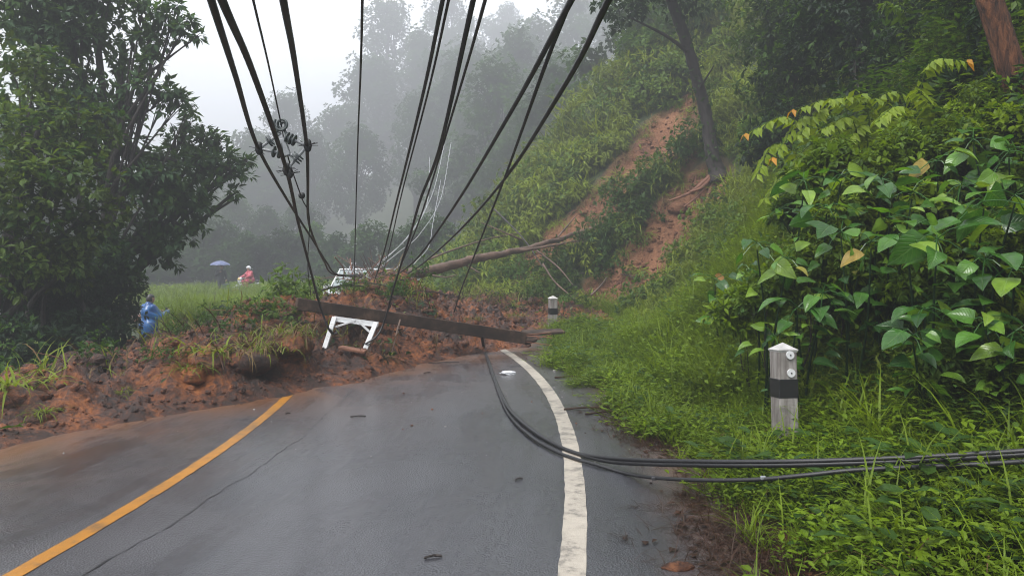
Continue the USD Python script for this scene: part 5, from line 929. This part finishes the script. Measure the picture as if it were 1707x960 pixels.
for j in range(26):
    d = unit(r.normal(size=3)*[1.2, .6, .9]); c_ = r.normal(size=3)*[.45, .3, .22]; obj('twig', tube(spline([c_-d*r.uniform(.3, .7), c_+r.normal(size=3)*.06, c_+d*r.uniform(.3, .7)], 4), r.uniform(.008, .022), 5), ['bark_pale', 'root_red', 'wire_white'][j % 3], t)
obj('leaf_mass', crown([((.4, 0, -.1), .45), ((.9, .1, .05), .4), ((.1, .2, -.3), .4)], 110, 5, T_LEAF, .16, 33), 'leaf_mid', t)

# ------------------------------------------------------------------ people
def head_mesh(c, f, r=.105):
    """Head with face: f = facing direction (horizontal). Returns skin, hair."""
    m = trimesh.creation.icosphere(3, 1.0); v = m.vertices.copy(); sd = np.array([-f[1], f[0], 0]); 
    a, b, z = v @ np.array([1., 0, 0]), v @ np.array([0, 1., 0]), v[:, 2]
    R = r*np.stack([a*(1.0), b*.80, z*1.22], 1); R[:, 0] *= 1 - .12*np.clip(-z, 0, 1)
    nose = np.exp(-((b/.13)**2 + ((z+.08)/.16)**2))*(a > 0); R[:, 0] += r*.22*nose
    eye = sum(np.exp(-(((b-e)/.14)**2 + ((z-.12)/.09)**2)) for e in (-.38, .38))*(a > 0); R[:, 0] -= r*.08*eye
    mouth = np.exp(-((b/.25)**2 + ((z+.42)/.05)**2))*(a > 0); R[:, 0] -= r*.05*mouth
    ear = sum(np.exp(-((a/.13)**2 + (z/.2)**2))*(np.sign(b) == e) for e in (-1, 1)); R[:, 1] += np.sign(b)*r*.14*ear
    Rm = np.stack([f, sd, [0, 0, 1]], 1)
    hairv = R*1.09; keep = (z > .35) | ((a < -.05) & (z > -.45)); F = m.faces[keep[m.faces].all(1)]
    return trimesh.Trimesh(R @ Rm.T + c, m.faces, process=False), trimesh.Trimesh(hairv @ Rm.T + c, F, process=False)
def hand(wr, d, palm_n, curl=.8, s=1.0):
    """A palm and five separate bent fingers; d = direction of the fingers."""
    d = unit(np.asarray(d, float)); n = unit(palm_n - d*(palm_n @ d)); w = np.cross(d, n); H = []
    pc = wr + d*.09*s
    H += [(wr, .024*s, pc + w*.025*s, .017*s), (wr, .024*s, pc - w*.025*s, .017*s), (pc + w*.025*s, .017*s, pc - w*.025*s, .017*s)]
    for k, (o, l) in enumerate(zip((-.034, -.012, .011, .032), (.062, .078, .084, .070))):
        b = pc + w*o*s; p = b; a = 0
        for seg in (.45, .32, .23):
            a += curl*.75; q = p + (d*math.cos(a) + n*math.sin(a))*l*seg*s; H.append((p, .0092*s, q, .0082*s)); p = q
    b = wr + d*.035*s + w*.026*s; q = b + (d*.6 + w*.8)*.035*s + n*.008*s; H += [(b, .012*s, q, .010*s), (q, .010*s, q + (d*.85+w*.2+n*.4*curl)*.032*s, .0085*s)]
    return H
def person(name, lab, loc, face, J, clothes, helmet=None):
    """J: joint positions (local). One continuous body; clothing, hair and helmet are its children."""
    t = thing(name, lab, 'person', loc); f = np.array([math.cos(face), math.sin(face), 0])
    R = np.array([[f[0], -f[1], 0], [f[1], f[0], 0], [0, 0, 1.0]])
    g = {k: R @ np.asarray(v, float) for k, v in J.items()}
    B = [('pel', .135, 'chest', .15), ('chest', .15, 'neck', .06), ('chest', .12, 'shL', .055), ('chest', .12, 'shR', .055), ('neck', .055, 'head', .06)]
    for s in 'LR': B += [('sh'+s, .055, 'el'+s, .042), ('el'+s, .042, 'wr'+s, .028), ('pel', .11, 'hip'+s, .10), ('hip'+s, .095, 'kn'+s, .06), ('kn'+s, .06, 'an'+s, .042), ('an'+s, .045, 'to'+s, .035)]
    H = [(g[a], ra, g[b], rb) for a, ra, b, rb in B]
    for s in 'LR':
        hd = unit(g['wr'+s]-g['el'+s]); H += hand(g['wr'+s], hd, np.cross(hd, [0, 0, 1.0])*(1 if s == 'L' else -1) + f*.3)
    body = sweep(H, .02, 6); hm, hair = head_mesh(g['head'] + [0, 0, .06], f); 
    bm = obj('body', cat_([body, hm]), 'skin', t, True)
    for nm, mt, parts, infl in clothes:
        obj(nm, sweep([(g[a], ra+infl, g[b], rb+infl) for a, ra, b, rb in parts], .035, 8), mt, t, True)
    if helmet:
        m = trimesh.creation.icosphere(3, .145); fx = (m.vertices @ f); keep = ~((fx > .03) & (m.vertices[:, 2] < .03)) & (m.vertices[:, 2] > -.08)
        m.update_faces(keep[m.faces].all(1)); m.apply_translation(g['head']+[0, 0, .075]); obj('helmet', m, 'car_white', t, True)
    else: obj('hair', hair, 'hair', t, True)
    return t, g
TR = [('pel', .13, 'hipL', .1), ('pel', .13, 'hipR', .1), ('hipL', .1, 'knL', .065), ('knL', .065, 'anL', .055), ('hipR', .1, 'knR', .065), ('knR', .065, 'anR', .055)]
SH = [('anL', .045, 'toL', .036), ('anR', .045, 'toR', .036)]
TO = [('pel', .14, 'chest', .15), ('chest', .15, 'neck', .07), ('chest', .12, 'shL', .06), ('chest', .12, 'shR', .06), ('shL', .06, 'elL', .05), ('elL', .05, 'wrL', .035), ('shR', .06, 'elR', .05), ('elR', .05, 'wrR', .035)]
stand = dict(pel=(0, 0, .95), chest=(0, 0, 1.25), neck=(0, 0, 1.44), head=(.02, 0, 1.53), hipL=(0, .09, .9), hipR=(0, -.09, .9), knL=(.03, .10, .5), knR=(.02, -.11, .5), anL=(0, .1, .08), anR=(0, -.12, .08), toL=(.15, .12, .04), toR=(.15, -.15, .04),
             shL=(0, .18, 1.38), shR=(0, -.18, 1.38), elL=(0, .26, 1.1), elR=(0, -.26, 1.1), wrL=(.1, .28, .86), wrR=(.1, -.28, .86))
# blue raincoat, seen from behind, right arm bent forward
DB = 19.5; px_ = P(248, 492, DB); gb = ground_at(px_[0], DB); zb = max(px_[2] - 1.70, gb - .04)
J = dict(stand, elR=(.16, -.30, 1.14), wrR=(.40, -.22, 1.24), elL=(.12, .27, 1.13), wrL=(.36, .14, 1.22), head=(.05, 0, 1.53))
blue, g = person('person', 'person in a blue raincoat seen from behind, standing in the grass at the left', (px_[0], DB, zb), math.radians(58), J,
       [('trousers', 'cloth_dark', TR, .012), ('raincoat', 'poncho_blue', TO + [('pel', .17, 'hipL', .17), ('pel', .17, 'hipR', .17), ('chest', .17, 'elL', .07), ('chest', .17, 'elR', .07), ('hipL', .17, 'knL', .13), ('hipR', .17, 'knR', .13)], .035), ('shoes', 'rubber', SH, .012)])
ph = obj('phone', box(.075, .012, .15, bevel=.005), 'black_plastic'); UsdGeom.Xformable(ph).AddTranslateOp().Set(Gf.Vec3d(*(np.array([px_[0], DB, zb]) + (g['wrL']+g['wrR'])/2 + [.05, .10, .05]))); tag(ph, 'dark phone held up by the person in the blue raincoat', 'phone')
# umbrella holder
px_ = P(369, 500, 41); zb = px_[2] - .12
J = dict(stand, elR=(.12, -.24, 1.16), wrR=(.24, -.08, 1.30), elL=(.02, .25, 1.12), wrL=(.14, .27, .95))
zb = ground_at(px_[0], 41); loc = np.array([px_[0], 41, zb])
um, g = person('person', 'person in dark clothes standing under the blue-grey umbrella', loc, math.radians(-75), J, [('trousers', 'cloth_dark', TR, .012), ('jacket', 'cloth_dark', TO, .02), ('shoes', 'rubber', SH, .012)])
hp = loc + g['wrR'] + unit(g['wrR']-g['elR'])*.07
t = thing('umbrella', 'blue-grey umbrella held open over the person in dark clothes', 'umbrella', hp)
N = 8; rings = [(0, .62), (.18, .60), (.36, .53), (.50, .43), (.56, .37)]
v = [(0, 0, .62)]; 
for rr_, z in rings[1:]:
    for kx in range(N*2): a = kx*math.pi/N; q = rr_*(1 if kx % 2 == 0 else .94); v.append((q*math.cos(a), q*math.sin(a), z + (0.02 if kx % 2 and rr_ > .4 else 0)))
f = [(0, 1+kx, 1+(kx+1) % 16) for kx in range(16)]
for j in range(3):
    for kx in range(16): a, b = 1+j*16+kx, 1+j*16+(kx+1) % 16; f += [(a, a+16, b+16), (a, b+16, b)]
can = trimesh.Trimesh(v, f, process=False); can2 = can.copy(); can2.apply_translation([0, 0, -.006]); can2.invert()
obj('canopy', cat_([can, can2]), 'umbrella_blue', t, 50)
obj('shaft', tube([(0, 0, -.12), (0, 0, .68)], .008, 6), 'steel', t); obj('handle', tube(spline([(0, 0, -.06), (0, 0, -.14), (.03, 0, -.18), (.06, 0, -.14)], 5), .014, 6), 'black_plastic', t)
for kx in range(N): a = kx*2*math.pi/N; obj('rib', tube([(.02*math.cos(a), .02*math.sin(a), .60), (.36*math.cos(a), .36*math.sin(a), .515), (.56*math.cos(a), .56*math.sin(a), .362)], .004, 4), 'steel', t)
bp = loc + g['wrL'] + unit(g['wrL']-g['elL'])*.08
t = thing('shoulder_bag', 'dark green bag hanging from the hand of the person under the umbrella', 'bag', bp); obj('bag_body', box(.42, .2, .34, (0, 0, -.36), bevel=.06), 'bag_green', t, 40); obj('strap', tube(spline([(-.14, 0, -.2), (-.06, 0, -.02), (.0, 0, .005), (.06, 0, -.02), (.14, 0, -.2)], 5), .012, 5), 'bag_green', t)
# scooter and rider, heading to the lower left
p0 = P(412, 502, 42); hd = math.radians(-128); loc = np.array([p0[0], 42, ground_at(p0[0], 42)])
t = thing('motor_scooter', 'white motor scooter ridden by the person in the pink raincoat', 'scooter', loc, hd)
for xx, nm in ((.62, 'f'), (-.62, 'r')):
    m = trimesh.creation.torus(.22, .055, major_sections=28, minor_sections=10); m.apply_transform(rot([1, 0, 0], math.pi/2)); m.apply_translation([xx, 0, .275]); w = obj('wheel', m, 'rubber', t, True)
    m = trimesh.creation.cylinder(.16, .05, sections=20, transform=rot([1, 0, 0], math.pi/2)); m.apply_translation([xx, 0, .275]); obj('rim', m, 'steel', w, 30)
obj('front_shield', sweep([((.50, 0, .82), .10, (.40, .16, .48), .05), ((.50, 0, .82), .10, (.40, -.16, .48), .05), ((.40, .16, .48), .05, (.40, -.16, .48), .05), ((.50, 0, .82), .1, (.40, 0, .95), .10)], .04), 'car_white', t, True)
obj('mudguard', sweep([((.42, 0, .53), .06, (.65, 0, .57), .06), ((.65, 0, .57), .06, (.88, 0, .44), .05)], .03), 'car_white', t, True)
obj('floorboard', box(.5, .3, .07, (.1, 0, .33), bevel=.02), 'black_plastic', t); obj('rear_body', sweep([((-.15, 0, .5), .13, (-.7, 0, .66), .11), ((-.1, 0, .38), .11, (-.45, 0, .45), .13)], .04), 'car_white', t, True)
obj('seat', sweep([((-.08, 0, .72), .10, (-.68, 0, .78), .09)], .04), 'black_plastic', t, True)
obj('handlebar', cat_([tube(spline([(.32, s*.33, 1.0), (.38, s*.2, 1.0), (.42, 0, .97)], 5), .014, 6) for s in (-1, 1)]), 'steel', t); m = trimesh.creation.icosphere(2, .09); m.apply_scale([.7, 1.2, .9]); m.apply_translation([.52, 0, .93]); obj('headlight', m, 'lamp_glass', t, True)
obj('fork', cat_([tube([(.45, s*.07, .8), (.62, s*.07, .275)], .02, 6) for s in (-1, 1)]), 'steel', t)
for s in (-1, 1): m = trimesh.creation.icosphere(2, .06); m.apply_scale([.3, 1.1, .8]); m.apply_translation([.34, s*.34, 1.2]); mi = obj('mirror', m, 'black_plastic', t, True); obj('mirror_stem', tube([(.36, s*.25, 1.0), (.34, s*.33, 1.17)], .007, 5), 'steel', mi)
J = dict(pel=(-.25, 0, .90), chest=(-.17, 0, 1.18), neck=(-.12, 0, 1.37), head=(-.09, 0, 1.46), hipL=(-.22, .1, .86), hipR=(-.22, -.1, .86), knL=(.18, .2, .78), knR=(.18, -.2, .78), anL=(.12, .14, .44), anR=(.12, -.14, .44), toL=(.28, .14, .40), toR=(.28, -.14, .40),
         shL=(-.15, .18, 1.31), shR=(-.15, -.18, 1.31), elL=(.02, .28, 1.1), elR=(.02, -.28, 1.1), wrL=(.24, .30, 1.02), wrR=(.24, -.30, 1.02))
person('person', 'rider in a pink raincoat and white helmet sitting on the scooter', loc, hd, J, [('trousers', 'pink', TR, .02), ('raincoat', 'pink', TO + [('pel', .17, 'hipL', .15), ('pel', .17, 'hipR', .15), ('chest', .16, 'elL', .06), ('chest', .16, 'elR', .06)], .03), ('shoes', 'rubber', SH, .012)], helmet=True)

# ------------------------------------------------------------------ small things on the road and shoulder
def on_r(px, py): a = on_road(px, py); return np.array([a[0], a[1], float(prof(su(a[0], a[1])[0]))])
m = clod(5); m.apply_scale([.11, .08, .05]); m.apply_translation(on_r(848, 624)+[0, 0, .02]); tag(obj('plastic_scrap', m, 'plastic_scrap', smooth=20), 'white crumpled scrap lying on the road near the end of the white line', 'litter')
for px, py, L_, a, lab in [(597, 695, .16, .2, 'small dark twig on the road left of the middle'), (712, 622, .14, .9, 'dark lump of earth on the road near the mud edge'), (865, 800, .07, .6, 'tiny twig on the empty lane'), (722, 930, .10, .3, 'short twig at the bottom of the lane'), (740, 605, .5, .2, 'long thin twig at the edge of the mud under the pole'), (480, 690, .05, .4, 'small dark crumb beside the yellow line')]:
    d = np.array([math.cos(a), math.sin(a), 0]); p = on_r(px, py)+[0, 0, .008]; tag(obj('twig', tube(spline([p-d*L_/2, p+[0, .012, .004], p+d*L_/2], 4), .007, 5, wob=.3), 'bark_dark'), lab, 'twig')
r = RNG(41)
n = 260; sx_ = r.uniform(-2, 9, n); p = rp(sx_, np.where(r.random(n) < .55, r.uniform(.1, .8, n), r.uniform(-5.5, 0, n)), .004)
scatter('road_grit', [(clod(k), 'stone' if k else 'mud', 30) for k in range(3)], p, r.random(n)*6.28, .006*np.exp(r.normal(size=n)*.5), r.integers(0, 3, n), 'grit and crumbs of earth on the wet asphalt', 'grit')
nd = [(blade_mesh(RNG(51), 9, .22, .004, .5, .06, 3, 1.45), 'needle', False), (blade_mesh(RNG(52), 14, .16, .005, .4, .05, 3, 1.5), 'needle', False), (leaves(T_LEAF, RNG(53).normal(size=(3, 3))*[.06, .06, .003], RNG(54).normal(size=(3, 3))*[1, 1, .1], np.array([[0, 0, 1.0]]).repeat(3, 0), .08), 'needle', False)]
n = 900; yy = np.where(r.random(n) < .6, r.normal(7.4, .75, n), r.normal(4.4, .55, n)); s_ = np.interp(yy, LY, S); uu = r.normal(np.where(yy > 6, .85, 1.0), .22); p = rp(s_, uu); zz = np.where(uu < UR, prof(s_), height(p[:, 0], p[:, 1])) + .006; p[:, 2] = zz
scatter('needle_litter', nd, p, r.random(n)*6.28, r.uniform(.6, 1.2, n), r.integers(0, 3, n), 'wet reddish-brown needles and leaves along the shoulder', 'litter')
for px, py, rz, lab in [(1020, 690, .2, 'dark wet branch across the shoulder beside the white line'), (985, 683, .1, 'thin dark branch on the shoulder above the other one'), (960, 630, .1, 'reddish twig on the shoulder near the end of the white line')]:
    p = on_r(px, py)+[0, 0, .012]; d = np.array([math.cos(rz), math.sin(rz), 0]); tag(obj('wet_branch', cat_([tube(spline([p-d*.3, p+[0, .03, .01], p+d*.35+[0, .02, 0]], 5), .011, 6, wob=.2), tube(spline([p, p+d*.15+[0, .06, .01], p+d*.33+[0, .12, 0]], 4), .006, 5)]), 'needle'), lab, 'branch')
m = clod(9); m.apply_scale([.085, .055, .04]); m.apply_translation(gpt(1132, 948, .0)); tag(obj('reddish_stone', m, 'bark_red', smooth=30), 'reddish stone among the litter at the lower right', 'stone')

# ------------------------------------------------------------------ the misty air
mat('haze_look', {'v': ('principled_volume', {'color': (.81, .83, .86), 'density': .0052, 'anisotropy': .3})}, [], surface=None, volume='v.volume')
hz = tag(obj('haze', box(700, 640, 120, (0, 240, 120/2 - 20)), 'haze_look'), 'pale mist hanging in the valley between the trees', 'mist', kind='stuff')
